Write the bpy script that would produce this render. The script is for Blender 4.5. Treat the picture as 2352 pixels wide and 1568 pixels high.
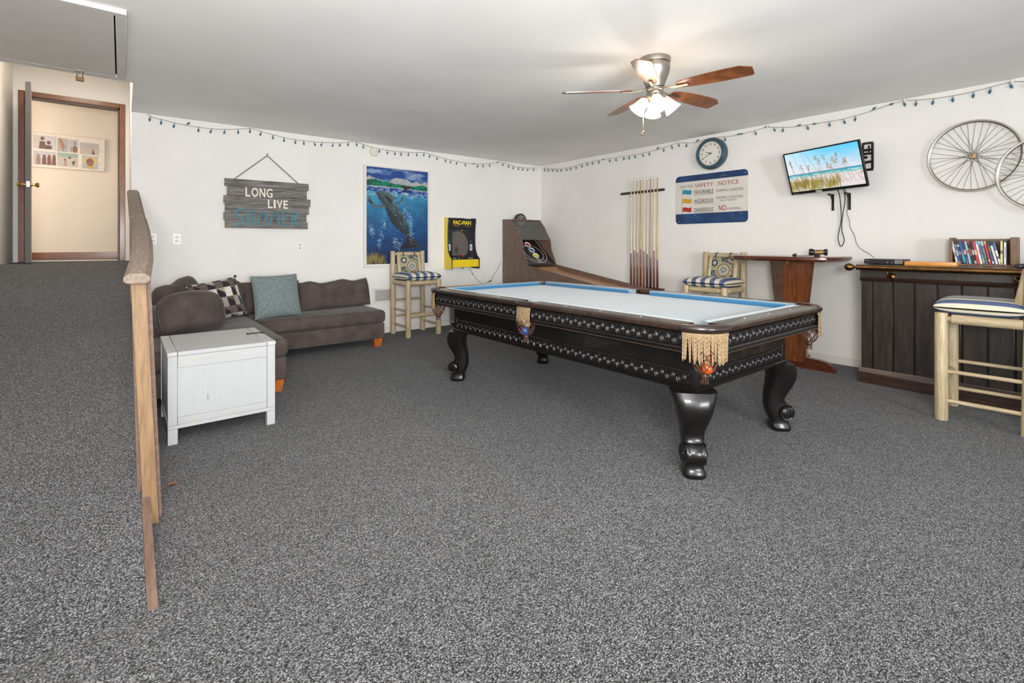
import bpy, bmesh, math, random
import numpy as np
from mathutils import Vector, Matrix, noise as mnoise

random.seed(7)
PI = math.pi
SC = bpy.context.scene
COL = SC.collection
for _o in list(bpy.data.objects):
    bpy.data.objects.remove(_o)

# ------------------------------------------------------------------ camera
EYE = 1.2
cam_d = bpy.data.cameras.new('camera')
cam = bpy.data.objects.new('camera', cam_d)
COL.objects.link(cam)
cam.location = (0, 0, EYE)
cam.rotation_euler = (PI / 2, 0, -0.674189)
cam_d.sensor_width = 36
cam_d.lens = 1123.0 / 2352 * 36
cam_d.shift_y = -224.0 / 2352
cam_d.clip_start = 0.02
SC.camera = cam

# ------------------------------------------------------------------ light
SC.view_settings.view_transform = 'Standard'
SC.view_settings.look = 'None'
SC.view_settings.gamma = 1
SC.view_settings.use_curve_mapping = False
SC.view_settings.exposure = 0.74
w = bpy.data.worlds.new('world')
SC.world = w
w.use_nodes = True
w.node_tree.nodes['Background'].inputs[0].default_value = (0.75, 0.86, 1.0, 1)
w.node_tree.nodes['Background'].inputs[1].default_value = 1.0


def area(name, loc, target, sx, sy, power, color=(1, 1, 1)):
    d = bpy.data.lights.new(name, 'AREA')
    d.shape = 'RECTANGLE'
    d.size, d.size_y, d.energy, d.color = sx, sy, power, color
    o = bpy.data.objects.new(name, d)
    COL.objects.link(o)
    o.location = loc
    v = Vector(target) - Vector(loc)
    o.rotation_euler = v.to_track_quat('-Z', 'Y').to_euler()
    return o


# daylight through the two wide glazed doors in the wall behind the camera; the bright side is out to the left
area('window_daylight_a', (-0.6, -7.0, 1.5), (0.4, 3, 2.4), 2.4, 2.05, 360, (0.95, 0.975, 1.0))
area('window_daylight_b', (3.85, -3.5, 1.15), (3.85, 3, 2.3), 2.4, 2.05, 6, (0.95, 0.975, 1.0))
# the photographer's flash behind the camera, bounced off the ceiling
area('bounce_flash', (-0.1, -0.6, 1.45), (0.6, 0.75, 2.52), 0.9, 0.9, 125, (0.985, 0.985, 0.98))
# ceiling lamp of the hallway behind the door, and of the stair landing
area('hall_ceiling_lamp', (-2.3, 8.72, 2.4), (-0.2, 9.4, 2.0), 0.6, 0.8, 17, (1.0, 0.91, 0.82))
area('landing_ceiling_lamp', (-0.45, 6.7, 3.40), (-0.45, 6.9, 0), 0.4, 0.4, 13, (1.0, 0.90, 0.78))

# ------------------------------------------------------------------ helpers


def lin(c):
    out = []
    for v in c[:3]:
        v = v / 255.0
        out.append(v / 12.92 if v <= 0.04045 else ((v + 0.055) / 1.055) ** 2.4)
    return tuple(out)


WM = {}


class MB:
    """collects faces and links them as ONE mesh object"""

    def __init__(s):
        s.v, s.f, s.c = [], [], []
        s.colored = False
        s.M = Matrix.Identity(4)

    def add(s, vs, fs, col=None, vcol=None):
        b = len(s.v)
        M = s.M
        s.v.extend([tuple(M @ Vector(p)) for p in vs])
        if col is not None or vcol is not None:
            s.colored = True
        lc = lin(col) if col is not None else None
        for f in fs:
            s.f.append([b + i for i in f])
            if vcol is not None:
                s.c.append([vcol[i] for i in f])
            else:
                s.c.append([lc or (1, 1, 1)] * len(f))
        return s

    def box(s, x0, x1, y0, y1, z0, z1, bev=0.0, seg=1, col=None):
        if bev <= 0:
            vs = [(x, y, z) for x in (x0, x1) for y in (y0, y1) for z in (z0, z1)]
            fs = [(0, 1, 3, 2), (4, 6, 7, 5), (0, 4, 5, 1), (2, 3, 7, 6), (0, 2, 6, 4), (1, 5, 7, 3)]
            return s.add(vs, fs, col)
        bm = bmesh.new()
        bmesh.ops.create_cube(bm, size=1)
        for q in bm.verts:
            q.co = ((x0 + x1) / 2 + q.co.x * (x1 - x0), (y0 + y1) / 2 + q.co.y * (y1 - y0), (z0 + z1) / 2 + q.co.z * (z1 - z0))
        bmesh.ops.bevel(bm, geom=bm.edges[:], offset=bev, segments=seg, profile=0.5, affect='EDGES')
        s.bm(bm, col)
        return s

    def bm(s, bm, col=None):
        bm.verts.index_update()
        s.add([q.co[:] for q in bm.verts], [[q.index for q in f.verts] for f in bm.faces], col)
        bm.free()

    def prism(s, poly, a, b, axis, col=None):
        """poly: 2D points; extruded along axis 0/1/2 from a to b. remaining axes in order"""
        n = len(poly)

        def P(p, t):
            if axis == 0:
                return (t, p[0], p[1])
            if axis == 1:
                return (p[0], t, p[1])
            return (p[0], p[1], t)
        vs = [P(p, a) for p in poly] + [P(p, b) for p in poly]
        fs = [list(range(n)), list(range(2 * n - 1, n - 1, -1))]
        fs += [[i, i + n, (i + 1) % n + n, (i + 1) % n] for i in range(n)]
        return s.add(vs, fs, col)

    def tube(s, path, r, n=8, closed=False, cap=True, col=None, flat=1.0):
        path = [Vector(p) for p in path]
        m = len(path)
        rs = r if isinstance(r, (list, tuple)) else [r] * m
        vs, fs = [], []
        prev = None
        for i, p in enumerate(path):
            if closed:
                t = path[(i + 1) % m] - path[i - 1]
            else:
                t = path[min(i + 1, m - 1)] - path[max(i - 1, 0)]
            if t.length < 1e-9:
                t = Vector((0, 0, 1))
            t.normalize()
            if prev is None:
                up = Vector((0, 0, 1)) if abs(t.z) < 0.9 else Vector((0, 1, 0))
                a = t.cross(up).normalized()
            else:
                a = (prev - t * prev.dot(t))
                a = a.normalized() if a.length > 1e-6 else t.orthogonal().normalized()
            prev = a
            b = t.cross(a)
            for k in range(n):
                th = 2 * PI * k / n
                vs.append(p + a * (rs[i] * math.cos(th)) + b * (rs[i] * flat * math.sin(th)))
        rng = m if closed else m - 1
        for i in range(rng):
            j = (i + 1) % m
            for k in range(n):
                k2 = (k + 1) % n
                fs.append((i * n + k, i * n + k2, j * n + k2, j * n + k))
        if cap and not closed:
            fs.append(list(range(n - 1, -1, -1)))
            fs.append([(m - 1) * n + k for k in range(n)])
        return s.add(vs, fs, col)

    def lathe(s, prof, base=(0, 0, 0), axis=(0, 0, 1), n=16, col=None, a0=0.0, a1=2 * PI, caps=True):
        """prof: list of (r, h) along axis"""
        ax = Vector(axis).normalized()
        u = ax.orthogonal().normalized()
        if abs(ax.z) > 0.999:
            u = Vector((1, 0, 0))
        v = ax.cross(u)
        full = abs(a1 - a0 - 2 * PI) < 1e-6
        m = n if full else n + 1
        vs, fs = [], []
        for (r, h) in prof:
            for k in range(m):
                th = a0 + (a1 - a0) * k / n
                vs.append(Vector(base) + ax * h + u * (r * math.cos(th)) + v * (r * math.sin(th)))
        for i in range(len(prof) - 1):
            for k in range(n):
                k2 = (k + 1) % m
                fs.append((i * m + k, i * m + k2, (i + 1) * m + k2, (i + 1) * m + k))
        if full and caps and prof[0][0] > 1e-6:
            fs.append(list(range(m - 1, -1, -1)))
        if full and caps and prof[-1][0] > 1e-6:
            fs.append([(len(prof) - 1) * m + k for k in range(m)])
        return s.add(vs, fs, col)

    def ball(s, c, r, n=14, m=9, col=None):
        prof = [(max(1e-5, r * math.sin(PI * i / m)), -r * math.cos(PI * i / m)) for i in range(m + 1)]
        return s.lathe(prof, c, (0, 0, 1), n, col)

    def rings(s, loops, capa=True, capb=True, col=None):
        n = len(loops[0])
        vs = [p for L in loops for p in L]
        fs = []
        for i in range(len(loops) - 1):
            for k in range(n):
                k2 = (k + 1) % n
                fs.append((i * n + k, i * n + k2, (i + 1) * n + k2, (i + 1) * n + k))
        if capa:
            fs.append(list(range(n - 1, -1, -1)))
        if capb:
            fs.append([(len(loops) - 1) * n + k for k in range(n)])
        return s.add(vs, fs, col)

    def build(s, name, m, parent=None, label=None, cat=None, group=None, kind=None, local=False, sharp=38, loc=None):
        me = bpy.data.meshes.new(name)
        vs = s.v
        off = Vector((0, 0, 0))
        if parent is not None:
            W = WM.get(parent.name, Matrix.Identity(4))
            if not local:
                Wi = W.inverted()
                vs = [tuple(Wi @ Vector(p)) for p in vs]
        elif not local:
            if loc is None:
                xs = [p[0] for p in vs]
                ys = [p[1] for p in vs]
                zs = [p[2] for p in vs]
                off = Vector(((min(xs) + max(xs)) / 2, (min(ys) + max(ys)) / 2, min(zs)))
            else:
                off = Vector(loc)
            vs = [(p[0] - off.x, p[1] - off.y, p[2] - off.z) for p in vs]
        me.from_pydata(vs, [], s.f)
        bm = bmesh.new()
        bm.from_mesh(me)
        if not s.colored:
            bmesh.ops.recalc_face_normals(bm, faces=bm.faces[:])
        bm.to_mesh(me)
        bm.free()
        if s.colored:
            at = me.color_attributes.new('Col', 'FLOAT_COLOR', 'CORNER')
            buf = []
            for c in s.c:
                for q in c:
                    buf.extend((q[0], q[1], q[2], 1.0))
            at.data.foreach_set('color', buf)
        me.polygons.foreach_set('use_smooth', [True] * len(me.polygons))
        me.set_sharp_from_angle(angle=math.radians(sharp))
        if m is not None:
            me.materials.append(m)
        o = bpy.data.objects.new(name, me)
        COL.objects.link(o)
        if parent is not None:
            o.parent = parent
            WM[o.name] = WM.get(parent.name, Matrix.Identity(4))
        else:
            o.location = off
            WM[o.name] = Matrix.Translation(off)
        tag(o, label, cat, group, kind)
        return o


def tag(o, label=None, cat=None, group=None, kind=None):
    if label:
        o['label'] = label
    if cat:
        o['category'] = cat
    if group:
        o['group'] = group
    if kind:
        o['kind'] = kind
    return o


def thing(name, label, cat, loc, group=None, rz=0.0):
    o = bpy.data.objects.new(name, None)
    o.empty_display_size = 0.1
    COL.objects.link(o)
    o.location = loc
    o.rotation_euler = (0, 0, rz)
    WM[o.name] = Matrix.Translation(loc) @ Matrix.Rotation(rz, 4, 'Z')
    return tag(o, label, cat, group)


def copy_tree(o, parent=None):
    c = o.copy()
    COL.objects.link(c)
    if parent is not None:
        c.parent = parent
    for ch in list(o.children):
        copy_tree(ch, c)
    return c


def dup(root, loc, rz, label, group=None):
    c = copy_tree(root)
    c.location = loc
    c.rotation_euler = (0, 0, rz)
    c['label'] = label
    if group:
        c['group'] = group
    return c


def inst(o, parent, M, name=None):
    """a copy of one mesh part under parent, sharing mesh data; M in the parent's frame"""
    c = o.copy()
    COL.objects.link(c)
    c.parent = parent
    c.matrix_parent_inverse = Matrix.Identity(4)
    c.matrix_local = M
    return c


# ------------------------------------------------------------------ materials
MATS = {}


def new_mat(name):
    m = bpy.data.materials.new(name)
    m.use_nodes = True
    nt = m.node_tree
    bs = nt.nodes['Principled BSDF']
    return m, nt, bs


def N(nt, typ, **kw):
    n = nt.nodes.new(typ)
    for k, v in kw.items():
        if k.startswith('i_'):
            n.inputs[k[2:].replace('_', ' ')].default_value = v
        else:
            setattr(n, k, v)
    return n


def coords(nt, scale=(1, 1, 1), world=False, rot=(0, 0, 0)):
    if world:
        g = nt.nodes.new('ShaderNodeNewGeometry')
        out = g.outputs['Position']
    else:
        g = nt.nodes.new('ShaderNodeTexCoord')
        out = g.outputs['Object']
    mp = nt.nodes.new('ShaderNodeMapping')
    mp.inputs['Scale'].default_value = scale
    mp.inputs['Rotation'].default_value = rot
    nt.links.new(out, mp.inputs['Vector'])
    return mp.outputs[0]


def ramp(nt, fac, stops, const=False):
    r = nt.nodes.new('ShaderNodeValToRGB')
    if const:
        r.color_ramp.interpolation = 'CONSTANT'
    e = r.color_ramp.elements
    while len(e) < len(stops):
        e.new(0.5)
    for i, (p, c) in enumerate(stops):
        e[i].position = p
        e[i].color = (*lin(c), 1)
    nt.links.new(fac, r.inputs['Fac'])
    return r.outputs['Color']


def bump(nt, bs, height, strength=0.3, dist=0.01):
    b = nt.nodes.new('ShaderNodeBump')
    b.inputs['Strength'].default_value = strength
    b.inputs['Distance'].default_value = dist
    nt.links.new(height, b.inputs['Height'])
    nt.links.new(b.outputs[0], bs.inputs['Normal'])


def plain(name, col, rough=0.5, metal=0.0, spec=0.5, var=0.0, vscale=6.0, bmp=0.0, bscale=60.0, coat=0.0, sheen=0.0, stretch=(1, 1, 1), alpha=None):
    m, nt, bs = new_mat(name)
    bs.inputs['Roughness'].default_value = rough
    bs.inputs['Metallic'].default_value = metal
    bs.inputs['Specular IOR Level'].default_value = spec
    bs.inputs['Coat Weight'].default_value = coat
    if sheen:
        bs.inputs['Sheen Weight'].default_value = sheen
        bs.inputs['Sheen Roughness'].default_value = 0.4
    c = lin(col)
    bs.inputs['Base Color'].default_value = (*c, 1)
    if var:
        v = coords(nt, stretch)
        n = N(nt, 'ShaderNodeTexNoise', i_Scale=vscale, i_Detail=4.0)
        nt.links.new(v, n.inputs['Vector'])
        lo = tuple(max(0, q * (1 - var)) for q in col)
        hi = tuple(min(255, q * (1 + var)) for q in col)
        nt.links.new(ramp(nt, n.outputs['Fac'], [(0.3, lo), (0.7, hi)]), bs.inputs['Base Color'])
    if bmp:
        v2 = coords(nt)
        n2 = N(nt, 'ShaderNodeTexNoise', i_Scale=bscale, i_Detail=3.0)
        nt.links.new(v2, n2.inputs['Vector'])
        bump(nt, bs, n2.outputs['Fac'], bmp)
    return m


def wood(name, dark, light, stretch=(1, 1, 14), scale=6.0, rough=0.45, coat=0.0, bmp=0.05, detail=6.0):
    """grain runs along the axis with the SMALL stretch value"""
    m, nt, bs = new_mat(name)
    bs.inputs['Roughness'].default_value = rough
    bs.inputs['Coat Weight'].default_value = coat
    bs.inputs['Coat Roughness'].default_value = 0.15
    v = coords(nt, stretch)
    n = N(nt, 'ShaderNodeTexNoise', i_Scale=scale, i_Detail=detail, i_Roughness=0.62, i_Distortion=0.4)
    nt.links.new(v, n.inputs['Vector'])
    mid = tuple((a + b) / 2 for a, b in zip(dark, light))
    nt.links.new(ramp(nt, n.outputs['Fac'], [(0.28, dark), (0.5, mid), (0.72, light)]), bs.inputs['Base Color'])
    if bmp:
        bump(nt, bs, n.outputs['Fac'], bmp)
    return m


def colattr(name, rough=0.6, emit=0.0, var=0.0, vscale=40.0, coat=0.0, spec=0.4, sheen=0.0, bmp=0.0, bscale=200):
    m, nt, bs = new_mat(name)
    a = nt.nodes.new('ShaderNodeVertexColor')
    a.layer_name = 'Col'
    out = a.outputs['Color']
    if var:
        v = coords(nt)
        n = N(nt, 'ShaderNodeTexNoise', i_Scale=vscale, i_Detail=3.0)
        nt.links.new(v, n.inputs['Vector'])
        r = ramp(nt, n.outputs['Fac'], [(0.3, (255 * (1 - var),) * 3), (0.7, (255, 255, 255))])
        mx = nt.nodes.new('ShaderNodeMixRGB')
        mx.blend_type = 'MULTIPLY'
        mx.inputs[0].default_value = 1
        nt.links.new(out, mx.inputs[1])
        nt.links.new(r, mx.inputs[2])
        out = mx.outputs[0]
    bs.inputs['Roughness'].default_value = rough
    bs.inputs['Coat Weight'].default_value = coat
    bs.inputs['Specular IOR Level'].default_value = spec
    if sheen:
        bs.inputs['Sheen Weight'].default_value = sheen
    if emit:
        bs.inputs['Base Color'].default_value = (0.01, 0.01, 0.01, 1)
        nt.links.new(out, bs.inputs['Emission Color'])
        bs.inputs['Emission Strength'].default_value = emit
    else:
        nt.links.new(out, bs.inputs['Base Color'])
    if bmp:
        v2 = coords(nt)
        n2 = N(nt, 'ShaderNodeTexNoise', i_Scale=bscale, i_Detail=2.0)
        nt.links.new(v2, n2.inputs['Vector'])
        bump(nt, bs, n2.outputs['Fac'], bmp)
    return m


def carpet(name, lo, mid, hi, scale=150.0):
    m, nt, bs = new_mat(name)
    bs.inputs['Roughness'].default_value = 0.95
    bs.inputs['Specular IOR Level'].default_value = 0.1
    bs.inputs['Sheen Weight'].default_value = 0.15
    v = coords(nt, (1, 1.35, 1), world=True, rot=(0, 0, 0.67))
    vo = N(nt, 'ShaderNodeTexVoronoi', i_Scale=scale)
    nt.links.new(v, vo.inputs['Vector'])
    sep = nt.nodes.new('ShaderNodeSeparateColor')
    nt.links.new(vo.outputs['Color'], sep.inputs[0])
    c = ramp(nt, sep.outputs[0], [(0.0, lo), (0.45, mid), (0.8, hi), (1.0, tuple(min(255, q * 1.25) for q in hi))])
    # dark gaps between the loops
    gap = ramp(nt, vo.outputs['Distance'], [(0.3, (255, 255, 255)), (0.72, (60, 60, 60))])
    mx = nt.nodes.new('ShaderNodeMixRGB')
    mx.blend_type = 'MULTIPLY'
    mx.inputs[0].default_value = 1
    nt.links.new(c, mx.inputs[1])
    nt.links.new(gap, mx.inputs[2])
    # broad traffic wear
    n = N(nt, 'ShaderNodeTexNoise', i_Scale=1.1, i_Detail=3.0)
    v2 = coords(nt, (1, 1, 1), world=True)
    nt.links.new(v2, n.inputs['Vector'])
    wv = ramp(nt, n.outputs['Fac'], [(0.3, (232, 232, 232)), (0.7, (255, 255, 255))])
    mx2 = nt.nodes.new('ShaderNodeMixRGB')
    mx2.blend_type = 'MULTIPLY'
    mx2.inputs[0].default_value = 1
    nt.links.new(mx.outputs[0], mx2.inputs[1])
    nt.links.new(wv, mx2.inputs[2])
    nt.links.new(mx2.outputs[0], bs.inputs['Base Color'])
    inv = nt.nodes.new('ShaderNodeMath')
    inv.operation = 'SUBTRACT'
    inv.inputs[0].default_value = 1
    nt.links.new(vo.outputs['Distance'], inv.inputs[1])
    bump(nt, bs, inv.outputs[0], 0.55, 0.006)
    return m


M_WALL = plain('wall_paint', (233, 230, 225), 0.75, spec=0.3, var=0.012, vscale=2.5, bmp=0.02, bscale=40)
M_CEIL = plain('ceiling_paint', (245, 244, 241), 0.8, spec=0.2, var=0.02, vscale=1.3, bmp=0.03, bscale=12)
M_HALL = plain('hall_paint', (232, 220, 204), 0.75, spec=0.3, var=0.01, vscale=2)
M_CARPET = carpet('carpet_berber', (76, 76, 78), (108, 108, 110), (144, 144, 146), 185.0)
M_TRIMW = plain('white_trim_paint', (226, 222, 214), 0.45)
M_OAK = wood('brown_stained_trim', (92, 52, 26), (150, 92, 50), (14, 14, 1.2), 5, 0.4, 0.2)
M_OAKX = wood('brown_stained_trim_horizontal', (92, 50, 26), (148, 88, 48), (1.2, 14, 14), 5, 0.4, 0.2)
M_BLACK = plain('black_lacquer', (15, 12, 11), 0.34, spec=0.45, coat=0.22, var=0.3, vscale=9)
M_BLACKCARVE = plain('black_carved_wood', (20, 17, 17), 0.42, spec=0.45, coat=0.12)
M_RAIL = wood('worn_dark_rail_wood', (27, 19, 15), (68, 49, 38), (3, 3, 3), 7, 0.3, 0.4)
M_CLOTH = plain('glare_paled_blue_cloth', (122, 136, 142), 0.9, spec=0.15, sheen=0.35, var=0.03, vscale=3)  # blue cloth; the pale tone is glare painted into its colour
M_CUSH = plain('blue_cushion_cloth', (66, 126, 168), 0.9, spec=0.15, sheen=0.5)
M_LEATHER = plain('brown_leather', (66, 42, 32), 0.4, var=0.2, vscale=30)
M_LEATHERB = plain('dark_leather_roll', (38, 27, 25), 0.25, coat=0.3)
M_ROPE = plain('cotton_fringe', (142, 121, 93), 0.9, spec=0.1, var=0.1, vscale=80, bmp=0.3, bscale=300)
M_NETL = plain('leather_net_strap', (84, 50, 32), 0.5)
M_VELVET = plain('brown_grey_velvet', (82, 73, 69), 0.9, spec=0.1, sheen=0.16, var=0.13, vscale=7, bmp=0.06, bscale=25)
M_FOOT = wood('orange_wood_foot', (150, 74, 18), (196, 110, 36), (8, 8, 1), 6, 0.4, 0.2)
M_CHEST = wood('whitewashed_pine', (172, 173, 173), (180, 181, 183), (30, 30, 1.0), 5, 0.55, 0, 0.03)
M_CHESTX = wood('whitewashed_pine_horizontal', (171, 171, 170), (181, 181, 182), (1.0, 30, 30), 5, 0.55, 0, 0.03)
M_LOG = wood('peeled_log', (156, 136, 102), (208, 192, 160), (16, 16, 1.3), 5, 0.5, 0.1)
M_LOGX = wood('peeled_log_horizontal', (156, 136, 102), (208, 192, 160), (1.3, 16, 16), 5, 0.5, 0.1)
M_LOGY = wood('peeled_log_lengthwise', (154, 134, 102), (206, 190, 158), (16, 1.3, 16), 5, 0.5, 0.1)
M_BARW = wood('dark_bar_planks', (30, 24, 20), (66, 55, 47), (10, 10, 1.0), 4, 0.38, 0.15)
M_BARM = wood('dark_bar_moulding', (36, 24, 18), (72, 50, 38), (10, 1.0, 10), 4, 0.35, 0.2)
M_BRASS = plain('aged_brass', (118, 86, 54), 0.32, metal=1.0, var=0.15, vscale=14)
M_BRASSP = plain('polished_brass', (190, 156, 100), 0.25, metal=1.0)
M_NICKEL = plain('brushed_nickel', (160, 154, 145), 0.36, metal=1.0)
M_CHROME = plain('wheel_alloy', (160, 154, 146), 0.35, metal=0.85)
M_SPOKE = plain('spoke_steel', (92, 84, 76), 0.4, metal=0.5)
M_BLKPL = plain('black_plastic', (22, 22, 23), 0.35)
M_BLKMT = plain('black_metal', (30, 27, 25), 0.4, metal=0.3)
M_WHPL = plain('white_plastic', (236, 234, 228), 0.35)
M_GREYPL = plain('grey_plastic', (120, 120, 118), 0.4)
M_MAHO = wood('mahogany_top', (58, 24, 15), (112, 56, 32), (10, 1.2, 10), 4, 0.22, 0.5)
M_MAHOV = wood('mahogany_pedestal', (62, 28, 13), (132, 76, 32), (9, 9, 1.0), 4, 0.3, 0.3)
M_WAL = wood('walnut_laminate', (86, 68, 60), (136, 112, 98), (3, 11, 0.9), 6, 0.45)
M_WALH = wood('walnut_laminate_lengthwise', (86, 68, 60), (134, 110, 96), (3, 1.0, 12), 5, 0.45)
M_LANE = wood('lane_wood', (168, 118, 80), (206, 160, 118), (10, 1.0, 4), 5, 0.3, 0.3)
M_PINE = wood('weathered_rail_lumber', (104, 90, 78), (142, 126, 111), (16, 1.0, 16), 6, 0.75)
M_POST = wood('tan_post_lumber', (108, 82, 55), (152, 120, 84), (14, 14, 1.2), 5, 0.6)
M_STRING = wood('brown_stringer_lumber', (92, 70, 58), (128, 104, 90), (12, 1.0, 12), 5, 0.7)
M_FANW = wood('fan_blade_veneer', (84, 44, 22), (146, 88, 50), (2.0, 2.0, 2.0), 7, 0.32, 0.25)
M_PRINT = colattr('flat_print', 0.55)
M_PRINTG = colattr('glossy_print', 0.3, coat=0.4)
M_SCREEN = colattr('lit_screen', 0.2, emit=0.62)
M_PAINTING = colattr('oil_painting', 0.45, bmp=0.15, bscale=120)
M_FABP = colattr('printed_fabric', 0.9, spec=0.1, sheen=0.2, bmp=0.15, bscale=400)
M_BULBB = plain('blue_bulb_glass', (70, 128, 156), 0.2, spec=0.6)
M_WIRE = plain('white_wire', (158, 150, 138), 0.5)
M_GLASSG = None


def glass_panel(name, col, alpha):
    m, nt, bs = new_mat(name)
    bs.inputs['Base Color'].default_value = (*lin(col), 1)
    bs.inputs['Roughness'].default_value = 0.08
    bs.inputs['Alpha'].default_value = alpha
    return m


M_PLEXI = glass_panel('smoked_plexi', (126, 126, 118), 0.28)


def emit_mat(name, col, strength):
    m, nt, bs = new_mat(name)
    bs.inputs['Base Color'].default_value = (*lin(col), 1)
    bs.inputs['Emission Color'].default_value = (*lin(col), 1)
    bs.inputs['Emission Strength'].default_value = strength
    return m


M_SHADE = emit_mat('frosted_glass_shade_lit', (255, 230, 196), 4.0)


def stripe_mat():
    m, nt, bs = new_mat('striped_canvas')
    bs.inputs['Roughness'].default_value = 0.9
    bs.inputs['Specular IOR Level'].default_value = 0.15
    tc = nt.nodes.new('ShaderNodeTexCoord')
    sp = nt.nodes.new('ShaderNodeSeparateXYZ')
    nt.links.new(tc.outputs['Object'], sp.inputs[0])
    a = N(nt, 'ShaderNodeMath', operation='MULTIPLY_ADD')
    a.inputs[1].default_value = 1 / 0.108
    a.inputs[2].default_value = 10.75
    nt.links.new(sp.outputs['X'], a.inputs[0])
    f = N(nt, 'ShaderNodeMath', operation='FRACT')
    nt.links.new(a.outputs[0], f.inputs[0])
    c = ramp(nt, f.outputs[0], [(0.0, (216, 208, 186)), (0.5, (92, 104, 138))], const=True)
    nt.links.new(c, bs.inputs['Base Color'])
    v2 = coords(nt)
    n2 = N(nt, 'ShaderNodeTexNoise', i_Scale=300.0, i_Detail=2.0)
    nt.links.new(v2, n2.inputs['Vector'])
    bump(nt, bs, n2.outputs['Fac'], 0.15)
    return m


M_STRIPE = stripe_mat()

# ------------------------------------------------------------------ flat print helpers


class Fr:
    """a flat frame: origin, right, up; layers step along the normal"""

    def __init__(s, o, u, v, eps=0.0005):
        s.o, s.u, s.v = Vector(o), Vector(u).normalized(), Vector(v).normalized()
        s.n = s.u.cross(s.v)
        s.e = eps

    def p(s, a, b, l=0.0):
        return s.o + s.u * a + s.v * b + s.n * (s.e * l)


def pr_poly(mb, fr, pts, col, l=1):
    mb.add([fr.p(a, b, l) for a, b in pts], [list(range(len(pts)))], col)


def pr_rect(mb, fr, x0, y0, x1, y1, col, l=1):
    pr_poly(mb, fr, [(x0, y0), (x1, y0), (x1, y1), (x0, y1)], col, l)


def pr_ellipse(mb, fr, cx, cy, rx, ry, col, l=1, n=24, inner=0.0, a0=0.0, a1=2 * PI):
    if inner <= 0:
        pr_poly(mb, fr, [(cx + rx * math.cos(a0 + (a1 - a0) * k / n), cy + ry * math.sin(a0 + (a1 - a0) * k / n)) for k in range(n + (0 if a1 - a0 > 6.2 else 1))], col, l)
        return
    vs, fs = [], []
    for k in range(n + 1):
        t = a0 + (a1 - a0) * k / n
        vs.append(fr.p(cx + rx * math.cos(t), cy + ry * math.sin(t), l))
        vs.append(fr.p(cx + rx * inner * math.cos(t), cy + ry * inner * math.sin(t), l))
    for k in range(n):
        fs.append((2 * k, 2 * k + 2, 2 * k + 3, 2 * k + 1))
    mb.add(vs, fs, col)


def pr_line(mb, fr, pts, wd, col, l=1):
    for (a, b) in zip(pts[:-1], pts[1:]):
        dx, dy = b[0] - a[0], b[1] - a[1]
        L = math.hypot(dx, dy) or 1e-6
        nx, ny = -dy / L * wd / 2, dx / L * wd / 2
        pr_poly(mb, fr, [(a[0] - nx, a[1] - ny), (b[0] - nx, b[1] - ny), (b[0] + nx, b[1] + ny), (a[0] + nx, a[1] + ny)], col, l)


GL = {}


def glyphs(s, bold=0.0):
    key = (s, bold)
    if key in GL:
        return GL[key]
    cu = bpy.data.curves.new('lettering', 'FONT')
    cu.body = s
    cu.resolution_u = 3
    cu.offset = bold
    o = bpy.data.objects.new('lettering', cu)
    COL.objects.link(o)
    bpy.context.view_layer.update()
    me = bpy.data.meshes.new_from_object(o.evaluated_get(bpy.context.evaluated_depsgraph_get()))
    vs = [(q.co.x, q.co.y) for q in me.vertices]
    fs = [list(p.vertices) for p in me.polygons]
    bpy.data.objects.remove(o)
    bpy.data.meshes.remove(me)
    bpy.data.curves.remove(cu)
    x0, x1 = min(p[0] for p in vs), max(p[0] for p in vs)
    y0, y1 = min(p[1] for p in vs), max(p[1] for p in vs)
    vs = [((p[0] - x0) / (x1 - x0), (p[1] - y0) / (y1 - y0)) for p in vs]
    GL[key] = (vs, fs)
    return GL[key]


def pr_text(mb, fr, s, x0, y0, x1, y1, col=None, l=2, bold=0.0, depth=0.0, rot=0.0):
    vs, fs = glyphs(s, bold)
    cx, cy = (x0 + x1) / 2, (y0 + y1) / 2
    hw, hh = (x1 - x0) / 2, (y1 - y0) / 2
    pts = []
    for (a, b) in vs:
        X, Y = (2 * a - 1) * hw, (2 * b - 1) * hh
        pts.append((cx + X * math.cos(rot) - Y * math.sin(rot), cy + X * math.sin(rot) + Y * math.cos(rot)))
    if depth <= 0:
        mb.add([fr.p(a, b, l) for a, b in pts], fs, col)
        return
    n = len(pts)
    V = [fr.p(a, b, 0) + fr.n * depth for a, b in pts] + [fr.p(a, b, 0) for a, b in pts]
    cnt = {}
    for f in fs:
        for i in range(len(f)):
            a, b = f[i], f[(i + 1) % len(f)]
            cnt[(a, b)] = cnt.get((a, b), 0) + 1
    F = [list(f) for f in fs]
    for (a, b) in cnt:
        if (b, a) not in cnt:
            F.append([a, a + n, b + n, b])
    mb.add(V, F, col)


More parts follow.
